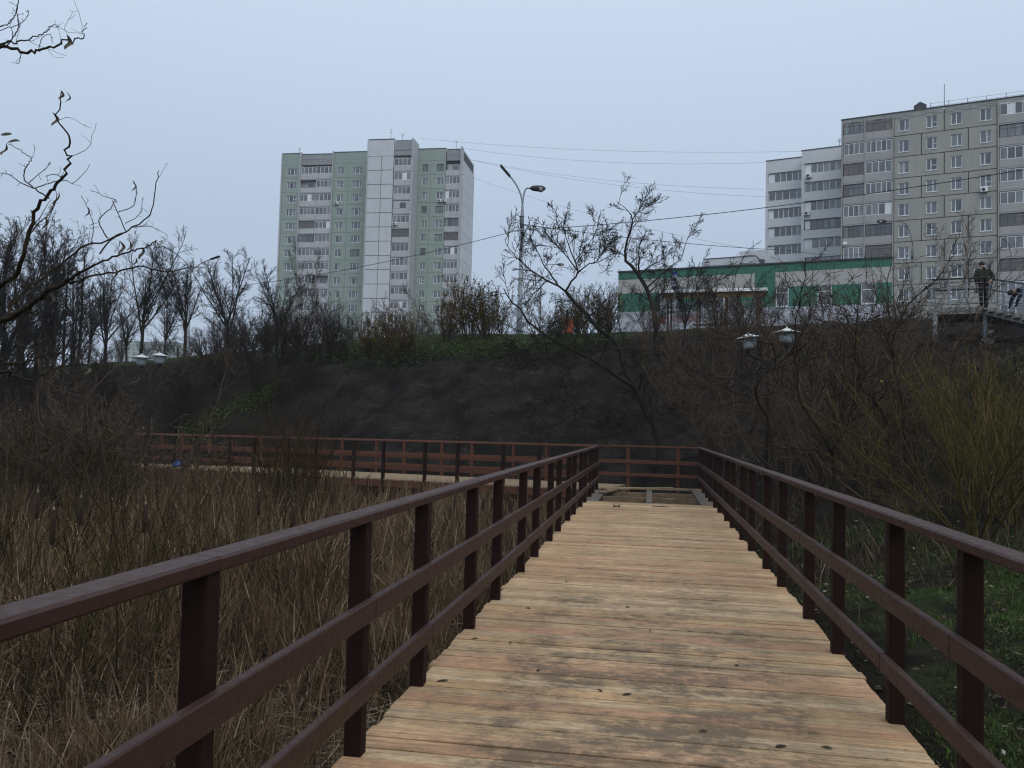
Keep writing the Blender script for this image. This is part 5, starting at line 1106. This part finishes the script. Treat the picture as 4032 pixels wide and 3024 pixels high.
S2 = [dict(n=7, t0=.15, ang=.45, asd=.18, len=.42, M=6, w=.08, up=(0, 0, .09), rf=.55, rmin=.006), dict(n=3, t0=.2, ang=.5, asd=.2, len=.5, M=4, w=.10, up=(0, 0, .06), rf=.6, rmin=.0045)]
YL = (1900, .065, [(3.6, 3.1, .7), (2.0, 2.1, .7), (1.7, 1.3, .5), (2.9, 1.9, .6)], .6)
M['twig'] = tinted('brown_twig', (0.062, 0.050, 0.040), 0.8, 0.35, 8.0)
SPEC_T = dict(mat='twig', tint=(1.38, 1.24, 1.10))
P_TH = [shrub_proto(500+k, 3.2, .75, 7, S4, w=.13, up=.06, r0=.032, leaf=(16, .06, [(5, 4.2, 1.3), (2.2, 1.7, .8)], .5), **SPEC_T) for k in range(6)]
P_DK = [shrub_proto(520+k, 2.6, .75, 30, S3, 'twig', (.42, .38, .36)) for k in range(3)]
P_YL = [shrub_proto(530+k, 2.3, .75, 22, S3, 'twig', (.75, .68, .45), leaf=YL) for k in range(3)]
SW_ = [dict(n=11, t0=.10, t1=.85, ang=.50, asd=.2, len=.78, fall=.45, M=9, w=.05, up=(0, 0, .085), rf=.5, rmin=.0075), dict(n=5, t0=.15, ang=.42, asd=.2, len=.45, M=5, w=.08, up=(0, 0, .08), rf=.6, rmin=.0055)]
P_WI = [shrub_proto(540+k, 3.0, .85, 10, SW_, 'willow_bark', (1.6, 1.52, .82), r0=.034, up=.05, w=.07, leaf=(60, .05, [(2.2, 2.0, .6)], .35)) for k in range(2)]
P_MA = [shrub_proto(550+k, 2.4, .42, 6, S2, 'willow_bark', (1.1, 1.02, .78), r0=.013, leaf=(6, .05, [(3, 2.3, 1.0)], .4), up=.04, w=.06) for k in range(4)]
P_BR = [shrub_proto(560+k, 2.4, .60, 40, S2, 'willow_bark', (.95, .72, .50), r0=.010, up=.06, w=.05) for k in range(2)]
pr = random.Random(17); used = set()
def put(protos, x, y, Ht, label, group, name='shrub', base_h=1.0, sx=1.0):
    p = protos[pr.randrange(len(protos))]; s = Ht/base_h
    if p.get('placed'): o = copy_tree(p)
    else: p['placed'] = 1; o = p
    o.name = name; o.location = (x, y, gz(x, y)); o.scale = (s*sx, s*sx, s); o.rotation_euler = (0, 0, pr.uniform(0, 6.28))
    return tag(o, label, 'shrub', group)
# right-hand thicket on the bank
TH = [(2560, 1500, 2.0), (2620, 1560, 2.2), (2680, 1620, 2.4), (2740, 1680, 2.4), (2600, 1640, 1.8), (2520, 1420, 1.6), (2660, 1400, 2.0), (2780, 1760, 2.2), (2820, 1830, 2.0), (2900, 1860, 2.0), (2760, 1410, 2.0), (2860, 1380, 2.0), (2700, 1490, 3.0), (2790, 1540, 3.2), (2870, 1480, 3.4), (2960, 1470, 3.0), (3040, 1520, 3.8), (3120, 1440, 3.0), (3200, 1540, 3.2), (3290, 1450, 2.0), (3370, 1520, 3.4), (3450, 1430, 2.2), (3530, 1520, 3.6), (3600, 1440, 3.0), (3680, 1560, 2.6), (3760, 1520, 1.4), (2840, 1660, 2.6), (2930, 1720, 2.8), (3080, 1700, 3.2), (3180, 1780, 3.2), (3280, 1700, 3.6), (3380, 1790, 3.2), (3460, 1690, 3.8), (3570, 1700, 3.2), (3010, 1830, 2.6), (3110, 1880, 2.8), (3230, 1900, 2.6), (3330, 1930, 2.4), (3420, 1960, 2.2), (3500, 1850, 2.8), (2640, 1440, 2.0), (3560, 1340, 2.6), (3430, 1345, 1.3), (3320, 1350, 1.2), (3150, 1340, 1.6), (3000, 1350, 2.0), (3880, 1620, 1.3), (3960, 1560, 1.2)]
for k, (px, py, h) in enumerate(TH):
    p = hit(px, py, 9); put(P_TH, p[0], p[1], h, 'bare brown shrub of the tangled thicket right of the boardwalk', 'shrubs of the right thicket', base_h=3.2)
for k, (px, d, h) in enumerate(((930, 42, 2.6), (985, 39, 3.0), (1045, 40, 3.2), (1110, 38, 3.4), (1165, 39, 3.3), (1225, 37.5, 3.3), (1290, 38, 3.0), (1345, 37, 2.4), (1010, 36, 2.2), (1100, 35, 2.0), (1200, 35.5, 2.0), (880, 41, 2.2))):
    x, y = V2(px, d, 1400); put(P_DK, x, y, h*.66, 'dense dark shrub of the mass on the crest left of the tower\'s foot', 'dark shrubs on the crest', base_h=2.6)
for k, (px, d, h, lab) in enumerate(((1455, 36.5, 1.9, 'low olive bush at the left of the yellow-leaved pair on the crest'), (1540, 36, 2.3, 'round yellow-green leaved bush on the crest below the white bay'), (1600, 36.5, 1.8, 'small olive bush right of the round yellow-green one'), (1755, 38, 2.2, 'yellow-brown leaved bush on the crest below the tower\'s right corner'), (1845, 38.5, 2.9, 'tallest olive-brown leaved bush left of the lamp post'), (1915, 39, 2.7, 'olive-brown bush just left of the lamp post'), (2290, 40, 2.4, 'greenish bush behind the leaning trunk, left part'), (2370, 40, 2.5, 'greenish bush behind the leaning trunk, right part'), (2200, 41, 1.6, 'low bush beside the orange bin'))):
    x, y = V2(px, d, 1400); put(P_YL, x, y, h, lab, 'leafy bushes on the crest', base_h=2.3)
for px, py, h, lab in ((3835, 2150, 2.3, 'yellow-green willow shrub with dense upright whips, right of the boardwalk'), (3990, 2090, 2.5, 'yellow-green willow shrub at the right picture edge'), (3800, 1900, 1.9, 'smaller olive willow shrub behind the yellow-green pair'), (3960, 1800, 2.0, 'willow shrub higher on the slope behind the yellow-green pair')):
    p = hit(px, py, 5); put(P_WI, p[0], p[1], h, lab, 'yellow-green willow shrubs', 'willow_shrub', 3.0, 1.25)
# left bank and marsh edge
LB = [(60, 1640), (150, 1600), (240, 1660), (330, 1620), (430, 1600), (760, 1540), (40, 1740), (140, 1760), (230, 1730), (380, 1700), (480, 1690), (720, 1620), (850, 1520), (-60, 1700), (300, 1540), (180, 1520), (720, 1480), (820, 1455), (880, 1470), (400, 1510), (500, 1520), (930, 1480), (100, 1560), (20, 1580), (690, 1690)]
for px, py in LB:
    p = hit(px, py, 16); put(P_TH if pr.random() < .6 else P_DK, p[0], p[1], pr.uniform(1.3, 2.1), 'brown twiggy shrub covering the lower bank at left', 'shrubs on the left bank', base_h=3.0, sx=1.35)
for k in range(22):
    dk = pr.uniform(16, 25); x, y = V2(pr.uniform(-150, 560), dk, 1800); put(P_TH if k % 3 else P_BR, x, y, pr.uniform(1.9, 2.8), 'olive-brown willow scrub at the far left of the reed bed', 'scrub at the left of the reeds', base_h=2.4)
bx_, by_ = V2(1130, 19.5, 1800); put(P_BR, bx_, by_, 2.9, 'broom-like brown bush before the side walkway railing', None, base_h=2.4, sx=.9)
bx_, by_ = V2(1220, 20.2, 1800); put(P_BR, bx_, by_, 2.5, 'smaller brown bush right beside the broom-like one', None, base_h=2.4, sx=.8)
for k in range(24):
    d = pr.uniform(5.5, 20); px = pr.uniform(-100, 1350 if d > 9 else 700); x, y = V2(px, d, 1900)
    if x > -2.3: continue
    put(P_MA, x, y, pr.uniform(1.5, 2.5), 'thin bare sapling standing among the dry reeds', 'saplings in the reed bed', 'sapling', 2.4)
for p in P_TH+P_DK+P_YL+P_WI+P_MA+P_BR:
    if not p.get('placed'):
        for ch in list(p.children): bpy.data.objects.remove(ch)
        bpy.data.objects.remove(p)

# ------------------------------------------------------------------ contorted willow reaching in from the left
def z1(l, d0, d1): return [P(x/1.659, y/1.659, d0+(d1-d0)*i/max(1, len(l)-1)) for i, (x, y) in enumerate(l)]
def z2(l, d0, d1): return [P(x/1.8436, 900+y/1.8436, d0+(d1-d0)*i/max(1, len(l)-1)) for i, (x, y) in enumerate(l)]
def z8(l, d0, d1): return [P(x/3.16, 1000+y/3.16, d0+(d1-d0)*i/max(1, len(l)-1)) for i, (x, y) in enumerate(l)]
wx, wy = V2(-1000, 5.2, 1700); wb = np.array([wx, wy, gz(wx, wy)-.2]); fork = P(-520, 1420, 5.2); fork2 = P(-560, 700, 5.2); K = 5.0
wl_ = [([wb, P(-900, 1900, 5.2), P(-720, 1600, 5.2), fork], .14, .10), ([fork, P(-560, 1050, 5.2), fork2], .085, .06),
       ([fork, P(-200, 1330, 5.1)]+z8([(0, 830), (190, 755), (400, 620), (560, 480), (820, 335)], K, K-.1), .06, .024),
       (z8([(820, 335), (1000, 235), (1160, 145)], K-.1, K-.2)+z2([(690, 262), (860, 192), (1000, 150), (1085, 122), (1132, 82)], K-.2, K-.4), .022, .005),
       (z8([(840, 345), (960, 345)], K-.1, K-.1)+z2([(680, 340), (900, 300), (1010, 275), (1130, 300), (1250, 312), (1370, 280), (1480, 285)], K-.1, K+.2), .018, .004),
       (z8([(150, 770), (110, 690), (240, 540), (370, 400), (520, 310), (700, 170), (930, 5)], K, K+.3)+z1([(560, 1600), (660, 1582), (800, 1530), (870, 1482), (950, 1430), (990, 1370), (1010, 1270), (1020, 1180), (1038, 1115)], K+.3, K+.4), .022, .005),
       ([P(-300, 1330, 5.0)]+z8([(0, 430), (190, 205), (290, 30)], K-.4, K-.5)+z1([(180, 1540), (225, 1400), (300, 1300), (350, 1220), (410, 1170), (445, 1080), (455, 1020), (430, 970), (460, 890), (385, 800), (385, 700), (400, 600)], K-.5, K-.6), .034, .005),
       (z1([(320, 1295), (225, 1230), (155, 1165), (175, 1090), (202, 1035), (130, 980), (45, 935)], K-.5, K-.2), .010, .003), (z1([(225, 1230), (130, 1190), (60, 1140), (0, 1130)], K-.4, K-.3), .008, .003), (z1([(230, 1228), (340, 1190), (412, 1168), (360, 1140), (295, 1150)], K-.4, K-.7), .007, .003), (z1([(190, 1195), (250, 1140), (300, 1100), (325, 1062)], K-.4, K-.2), .006, .0025),
       (z1([(705, 1555), (660, 1490), (655, 1425), (735, 1345), (745, 1300), (690, 1285), (590, 1240)], K+.3, K+.5), .010, .003), (z1([(820, 1510), (770, 1390), (735, 1310)], K+.35, K+.2), .008, .004), (z1([(770, 1385), (870, 1345), (892, 1240), (870, 1190)], K+.3, K+.1), .007, .003), (z1([(820, 1460), (910, 1400), (935, 1290)], K+.3, K+.6), .006, .003), (z1([(650, 1659), (720, 1570), (800, 1525)], K+.2, K+.3), .012, .009), (z1([(870, 1485), (980, 1480), (1090, 1530)], K+.3, K+.5), .007, .002), (z1([(600, 1580), (610, 1480), (590, 1400), (530, 1275)], K+.2, K+.4), .007, .003),
       (z1([(165, 1590), (240, 1470), (320, 1400), (370, 1300), (360, 1230)], K-.5, K-.3), .010, .003), (z1([(300, 1659), (300, 1520), (330, 1390), (370, 1290)], K-.3, K-.1), .008, .003),
       ([P(-420, 1500, 5.1)]+z8([(0, 1375), (220, 1372), (430, 1310), (650, 1240), (800, 1240), (960, 1330)], K-.2, K+.2), .022, .004), ([P(-420, 1560, 5.1)]+z8([(0, 1480), (130, 1510), (350, 1560), (480, 1530), (680, 1430), (850, 1390), (1050, 1360), (1150, 1285)], K-.3, K), .022, .004), (z8([(0, 1330), (200, 1230), (430, 1140), (600, 1080), (690, 960)], K+.3, K+.5), .012, .003),
       ([fork2, P(-250, 300, 5.1)]+z1([(0, 320), (150, 340), (250, 340), (330, 310), (420, 275), (500, 258), (550, 210), (568, 150)], K, K-.1), .03, .004), ([fork2, P(-220, 240, 5.1)]+z1([(0, 280), (100, 270), (200, 258), (280, 220), (350, 160), (388, 175)], K+.1, K+.2), .02, .003), (z1([(30, 315), (90, 240), (122, 170), (110, 80), (120, 0), (100, -80)], K, K-.2), .009, .004), (z1([(250, 332), (275, 250), (325, 225), (345, 285)], K, K+.1), .006, .002), (z1([(0, 175), (60, 150), (100, 95), (112, 30)], K, K-.3), .008, .003), (z1([(70, 180), (140, 150), (185, 95), (182, 62)], K, K-.1), .006, .002), (z1([(0, 200), (70, 180), (75, 260), (0, 300)], K+.1, K), .006, .003)]
wl_ = [(p_, max(a_*(.42 if i_ > 1 else .8), .0016), max(b_*.55, .0013)) for i_, (p_, a_, b_) in enumerate(wl_)]
wil = limb_tree('willow_tree', 'contorted willow whose twisted branches reach in from the left edge', 'tree', tuple(wb), wl_, [dict(n=4, t0=.25, ang=.8, asd=.3, len=.13, fall=.2, M=7, w=.28, up=(0, 0, .10), rf=.35, k=3, rmin=.0016), dict(n=1, t0=.3, ang=.7, asd=.3, len=.5, M=5, w=.3, up=(0, 0, .05), rf=.6, rmin=.0012)], 'willow_bark', 31, npts=40, tint=(.6, .58, .55))
wleaf = simple('withered_willow_leaf', (.085, .072, .045), (.05, .042, .03), 40, .7)
for k, (x, y) in enumerate([(435, 600), (345, 735), (50, 930), (5, 880), (40, 940), (385, 1250), (335, 1345), (295, 1415), (575, 1355), (780, 1575), (848, 1580), (930, 1615), (95, 1460), (868, 1185), (400, 590), (440, 230)]+[((qx/1.8436)*1.659, (900+qy/1.8436)*1.659) for qx, qy in ((870, 90), (1030, 135), (990, 215), (828, 280), (360, 470), (620, 985), (120, 5))]):
    p = P(x/1.659, y/1.659, K-.1) - wb; L = pr.uniform(.055, .095); m = MB(); n_ = 9; vs = []; hor = k in (2, 3)
    c1 = pr.uniform(-.35, .35); az = pr.uniform(0, 6.28); wdt = L*pr.uniform(.09, .15)
    for q in range(n_):
        t = q/(n_-1); w_ = wdt*math.sin(math.pi*min(1, .06+t*.92))**.7+.0006; cx = c1*L*math.sin(t*2.6)
        ctr = Vector((L*t, 0, -cx)) if hor else Vector((cx, .02*math.sin(5*t), -L*t)); s_ = Vector((0, .35, 1)) if hor else Vector((math.cos(az+t*1.2), math.sin(az+t*1.2), 0)); vs += [tuple(ctr-s_*w_), tuple(ctr+Vector((0, w_*.4, 0))), tuple(ctr+s_*w_)]
    m.add(vs, [(a*3+b_, a*3+b_+1, a*3+b_+4, a*3+b_+3) for a in range(n_-1) for b_ in range(2)], True); m.build('leaf', wleaf, wil, tuple(p))

# ------------------------------------------------------------------ reeds, grasses, litter
def blade_field(g, r, x, y, h, wd, tint, lean=.25, bend=.5, M_=5, z0=None, flat=0):
    n_ = len(x); az = r.uniform(0, 2*math.pi, n_); ln = np.abs(r.normal(size=n_))*lean; hd = np.stack([np.cos(az), np.sin(az), np.zeros(n_)], 1)
    b0 = np.stack([x, y, ground(x, y)-.03 if z0 is None else z0], 1); d = norm(np.array([[0, 0, 1.]])*(1-flat)+hd*(ln+flat*2)[:, None]); Pt = np.empty((n_, M_, 3)); Pt[:, 0] = b0
    bd = bend*r.random(n_)**2; sn = (h/(M_-1))[:, None]
    brk = r.random(n_) < .16; bi = r.integers(1, M_, n_)
    for i in range(1, M_):
        d = norm(d+hd*(bd*i/M_)[:, None]+np.array([[0, 0, -1.]])*(bd*.5*(i/M_)**2)[:, None]+r.normal(size=(n_, 3))*.05)
        kk = brk & (bi == i); d[kk] = norm(hd[kk]*1.0+np.array([0, 0, -.45])+r.normal(size=(kk.sum(), 3))*.3)
        Pt[:, i] = Pt[:, i-1]+d*sn
    Pt[:, :, 2] = np.maximum(Pt[:, :, 2], (b0[:, 2]+.02)[:, None])
    sd = norm(np.cross(hd, np.array([[0, 0, 1.]]))*np.cos(r.uniform(0, 3, n_))[:, None]+hd*np.sin(r.uniform(0, 3, n_))[:, None]); Wp = wd[:, None]*np.array([.8, 1.0, .95, .75, .15])[None, :M_]
    g.blades(Pt, Wp, sd, tint)
r = np.random.default_rng(9)
REED = np.array([(.155, .105, .062), (.21, .155, .095), (.11, .074, .045), (.30, .245, .165), (.075, .055, .036), (.18, .115, .066), (.42, .36, .26)]); RW = np.array([.22, .2, .17, .13, .12, .12, .04])
def reed_line(x): return 22.42+(-(x+1.45))*.325-.15          # the walkway's near edge
def sample(n_, dmin, dmax, pxa, pxb):
    d = np.sqrt(r.uniform(dmin**2, dmax**2, n_)); px = r.uniform(pxa, pxb, n_); q = CAM[None, :2]+(FW[None, :2]+RT[None, :2]*((px-W/2)/F)[:, None])*d[:, None]
    k = (q[:, 0] < -1.62)&(q[:, 1] < reed_line(q[:, 0]))&(q[:, 1] > .3); return q[k, 0], q[k, 1]
G_ = Geo()
for n_, d0, d1, hs, ws in ((15000, 1.5, 6, (.7, 1.25), (.0028, .0060)), (24000, 5, 12, (.8, 1.4), (.0035, .0075)), (30000, 11, 24, (1.0, 1.55), (.005, .010)), (10000, 22, 34, (1.0, 1.5), (.008, .013))):
    x, y = sample(n_, d0, d1, -1300 if d0 < 4 else -500, 2400); cl = vnoise(x, y, 1.4, 21)*.6+vnoise(x, y, .5, 22)*.4; k = r.random(len(x)) < np.clip((cl-.22)*2.4, .12, 1); x, y = x[k], y[k]; cl = cl[k]
    h = r.uniform(*hs, len(x))*(.55+.7*cl)*(1-.25*(x > -4)); blade_field(G_, r, x, y, h, r.uniform(*ws, len(x)), REED[r.choice(7, len(x), p=RW)]*r.uniform(.7, 1.25, (len(x), 1))*(.75+.45*vnoise(x, y, 2.2, 23))[:, None]*np.array([[1.0, .93, .88]])*(.95 if d0 > 4 else 1.05), lean=.30, bend=.55)
tag(G_.build('reed_bed', M['reed']), 'dense dry brown reeds and cattail leaves filling the marsh at left', None, None, 'stuff')
G_ = Geo()        # fallen, matted stalks between them
for n_, d0, d1 in ((9000, 1.5, 7), (8000, 6, 14)):
    x, y = sample(n_, d0, d1, -1300, 2300); blade_field(G_, r, x, y, r.uniform(.3, 1.0, len(x)), r.uniform(.0025, .006, len(x)), REED[r.choice(7, len(x), p=RW)]*r.uniform(.6, 1.5, (len(x), 1)), lean=1.0, bend=.4, z0=ground(x, y)+r.uniform(0, .32, len(x)), flat=.75)
tag(G_.build('fallen_stalks', M['reed']), 'matted fallen stalks lying under the reeds', None, None, 'stuff')
# cattail heads one can count
cat_d = simple('cattail_head', (.040, .022, .014), (.028, .016, .010), 30, .95); cat_p = simple('cattail_fluff', (.24, .20, .15), None, 30, .95); cat_s = simple('cattail_stem', (.16, .12, .07), None, 20, .8)
def cattail(x, y, top, fluff, label, group, s=1.0):
    g = gz(x, y); t = thing('cattail', label, 'cattail', (x, y, g), 0, group); h = top-g; lx, ly = pr.uniform(-.05, .05), pr.uniform(-.05, .05)
    MB().tube([(0, 0, 0), (lx*.5, ly*.5, h*.6), (lx, ly, h-.02)], [.006, .005, .003], 5).build('stem', cat_s, t)
    MB().lathe([(.004, -.11*s), (.014*s, -.10*s), (.0165*s, 0), (.014*s, .09*s), (.004, .10*s)], 8, (lx, ly, h-.16*s)).build('head', cat_d, t)
    if fluff: MB().lathe([(.008*s, 0), (.009*s, .015), (.003, .03)], 7, (lx, ly, h-.065*s)).build('fluff', cat_p, t)
for px, py, d, lab in ((10, 1900, 9.5, 'cattail with pale tip at the left edge'), (138, 1905, 9.5, 'upright dark cattail near the left edge'), (198, 1965, 7.5, 'large leaning cattail with pale tip, left of the reeds'), (338, 1925, 9.5, 'cattail with pale tip, fourth from the left edge'), (565, 1950, 9, 'dark cattail with a ragged tip in mid reed bed'), (1020, 1905, 10.5, 'dark cattail standing below the broom-like bush'), (1168, 1955, 10, 'pale-tipped cattail right of the broom-like bush')):
    p = P(px, py, d); cattail(p[0], p[1], p[2], True, lab, 'cattails near the viewer', 1.5)
for k in range(46):
    px = pr.uniform(600, 2060); d = pr.uniform(17, 21.5); x, y = V2(px, d, 1900)
    if x < -2 and y < reed_line(x)-.4: cattail(x, y, pr.uniform(-.12, .30), False, 'dark cattail head before the side walkway edge', 'cattails along the side walkway', 1.35)
# grass, leaves and herbs on the right bank
G_ = Geo(); GC = np.array([(.044, .080, .020), (.058, .094, .026), (.088, .098, .036), (.14, .115, .06)])
n_ = 90000; d = np.sqrt(r.uniform(4.2**2, 15**2, n_)); px = r.uniform(2700, 4500, n_); q = CAM[None, :2]+(FW[None, :2]+RT[None, :2]*((px-W/2)/F)[:, None])*d[:, None]; x, y = q[:, 0], q[:, 1]
cl = vnoise(x, y, 1.6, 6)*.6+vnoise(x, y, .5, 8)*.4; k = (x > 1.75)&(r.random(n_) < np.clip((cl-.30)*6, .06, 1)*np.clip((x-1.6)/1.0, .12, 1)); x, y = x[k], y[k]
blade_field(G_, r, x, y, r.uniform(.04, .11, len(x)), r.uniform(.0035, .007, len(x)), GC[r.choice(4, len(x), p=(.4, .35, .17, .08))]*r.uniform(.6, 1.3, (len(x), 1)), lean=.7, bend=.8)
tag(G_.build('grass', M['grass']), 'short green autumn grass beside the boardwalk at right', None, None, 'stuff')
G_ = Geo()
n_ = 7000; d = np.sqrt(r.uniform(9**2, 26**2, n_)); px = r.uniform(2800, 4300, n_); q = CAM[None, :2]+(FW[None, :2]+RT[None, :2]*((px-W/2)/F)[:, None])*d[:, None]; x, y = q[:, 0], q[:, 1]
k = (x > 1.9)&(vnoise(x, y, 1.1, 31) > .45)&((y > 11.5)|(r.random(n_) < .12)); x, y = x[k], y[k]
blade_field(G_, r, x, y, r.uniform(.25, .7, len(x)), r.uniform(.003, .006, len(x)), REED[r.choice(7, len(x), p=RW)]*r.uniform(.5, 1.0, (len(x), 1)), lean=.5, bend=.7)
tag(G_.build('dry_grass', M['reed']), 'tufts of dry grass between the thicket stems', None, None, 'stuff')
G_ = Geo(); LC = np.array([(.10, .075, .05), (.17, .14, .11), (.05, .038, .028), (.30, .28, .25), (.20, .15, .05)]); lw = (.36, .24, .26, .07, .07)
n_ = 12000; d = np.sqrt(r.uniform(4**2, 30**2, n_)); px = r.uniform(2650, 4500, n_); q = CAM[None, :2]+(FW[None, :2]+RT[None, :2]*((px-W/2)/F)[:, None])*d[:, None]; x, y = q[:, 0], q[:, 1]; k = (x > 1.6)&((r.random(n_) < .5)|(vnoise(x, y, .9, 33) > .55)); x, y = x[k], y[k]
G_.leaves(np.stack([x, y, ground(x, y)+r.uniform(.015, .06, len(x))], 1), r.uniform(.03, .085, len(x)), r, LC[r.choice(5, len(x), p=lw)]*r.uniform(.6, 1.2, (len(x), 1)), .6, .75)
n_ = 2600; px = r.uniform(1500, 3100, n_); dd = r.uniform(26, 40, n_); q = CAM[None, :2]+(FW[None, :2]+RT[None, :2]*((px-W/2)/F)[:, None])*dd[:, None]; x, y = q[:, 0], q[:, 1]
G_.leaves(np.stack([x, y, ground(x, y)+.12], 1), r.uniform(.03, .08, n_), r, LC[r.choice(5, n_, p=lw)]*r.uniform(.4, .9, (n_, 1)), .6, .7)
tag(G_.build('fallen_leaves', M['leaf']), 'scattered fallen leaves on the ground right of the boardwalk', None, None, 'stuff')
G_ = Geo(); n_ = 9000; px = r.uniform(750, 3000, n_); dd = r.uniform(25, 39, n_); q = CAM[None, :2]+(FW[None, :2]+RT[None, :2]*((px-W/2)/F)[:, None])*dd[:, None]; x, y = q[:, 0], q[:, 1]; k = (y < crest_y(x)-.3)&(y > 25.6)&(vnoise(x, y, .8, 51) > .35); x, y = x[k], y[k]; n_ = len(x)
G_.leaves(np.stack([x, y, ground(x, y)+r.uniform(-.05, .10, n_)], 1), r.uniform(.03, .09, n_), r, np.array([[.026, .023, .0205]])*(.8+1.2*r.random((n_, 1))**2), .8, .7)
tag(G_.build('soil_clods', M['leaf']), 'loose clods of black soil strewn over the bank', None, None, 'stuff')
# green ground cover: on the crest and in a diagonal strip on the left bank
G_ = Geo(); IV = np.array([(.035, .070, .014), (.055, .095, .020), (.09, .11, .03), (.028, .045, .012)])
def cover(pts, n_, wid, size, hgt):
    pts = np.array(pts); seg = r.integers(0, len(pts)-1, n_); t = r.random(n_)[:, None]; c_ = pts[seg, :2]*(1-t)+pts[seg+1, :2]*t+r.normal(size=(n_, 2))*wid
    G_.leaves(np.stack([c_[:, 0], c_[:, 1], ground(c_[:, 0], c_[:, 1])+.05+r.random(n_)**2*hgt], 1), r.uniform(.5, 1.3, n_)*size, r, IV[r.integers(0, 4, n_)]*r.uniform(.5, 1.2, (n_, 1)), .7, .3)
cover([hit(1080, 1545, 20), hit(1000, 1590, 20), hit(900, 1640, 20), hit(800, 1685, 20), hit(740, 1720, 20)], 2600, .45, .10, .30)
cover([hit(px_, py_+12, 20) for px_, py_ in ((1230, 1400), (1450, 1402), (1560, 1402), (1700, 1388), (1900, 1375), (2000, 1370), (2200, 1360), (2350, 1350))], 5200, .55, .10, .40)
cover([hit(px_, py_, 12) for px_, py_ in ((3780, 1560), (3900, 1500), (4020, 1480))], 900, .8, .09, .35)
tag(G_.build('ground_cover', M['leaf']), 'low green herbs along the crest and down the left bank', None, None, 'stuff')

# ------------------------------------------------------------------ mist
hm = MB(); hm.box(-2900, 2900, -2900, 2900, -6, 66)
hz_ = hm.mesh('haze'); nm = bpy.data.materials.new('mist'); nm.use_nodes = True; nm.node_tree.nodes.clear()
ho = nm.node_tree.nodes.new('ShaderNodeOutputMaterial'); pv = nm.node_tree.nodes.new('ShaderNodeVolumePrincipled')
pv.inputs['Color'].default_value = (.93, .96, 1.0, 1); pv.inputs['Density'].default_value = .00045; pv.inputs['Anisotropy'].default_value = .0
nm.node_tree.links.new(pv.outputs[0], ho.inputs['Volume']); hz_.materials.append(nm)
tag(link('haze', hz_), 'thin grey-blue mist lying over everything', None, None, 'stuff')
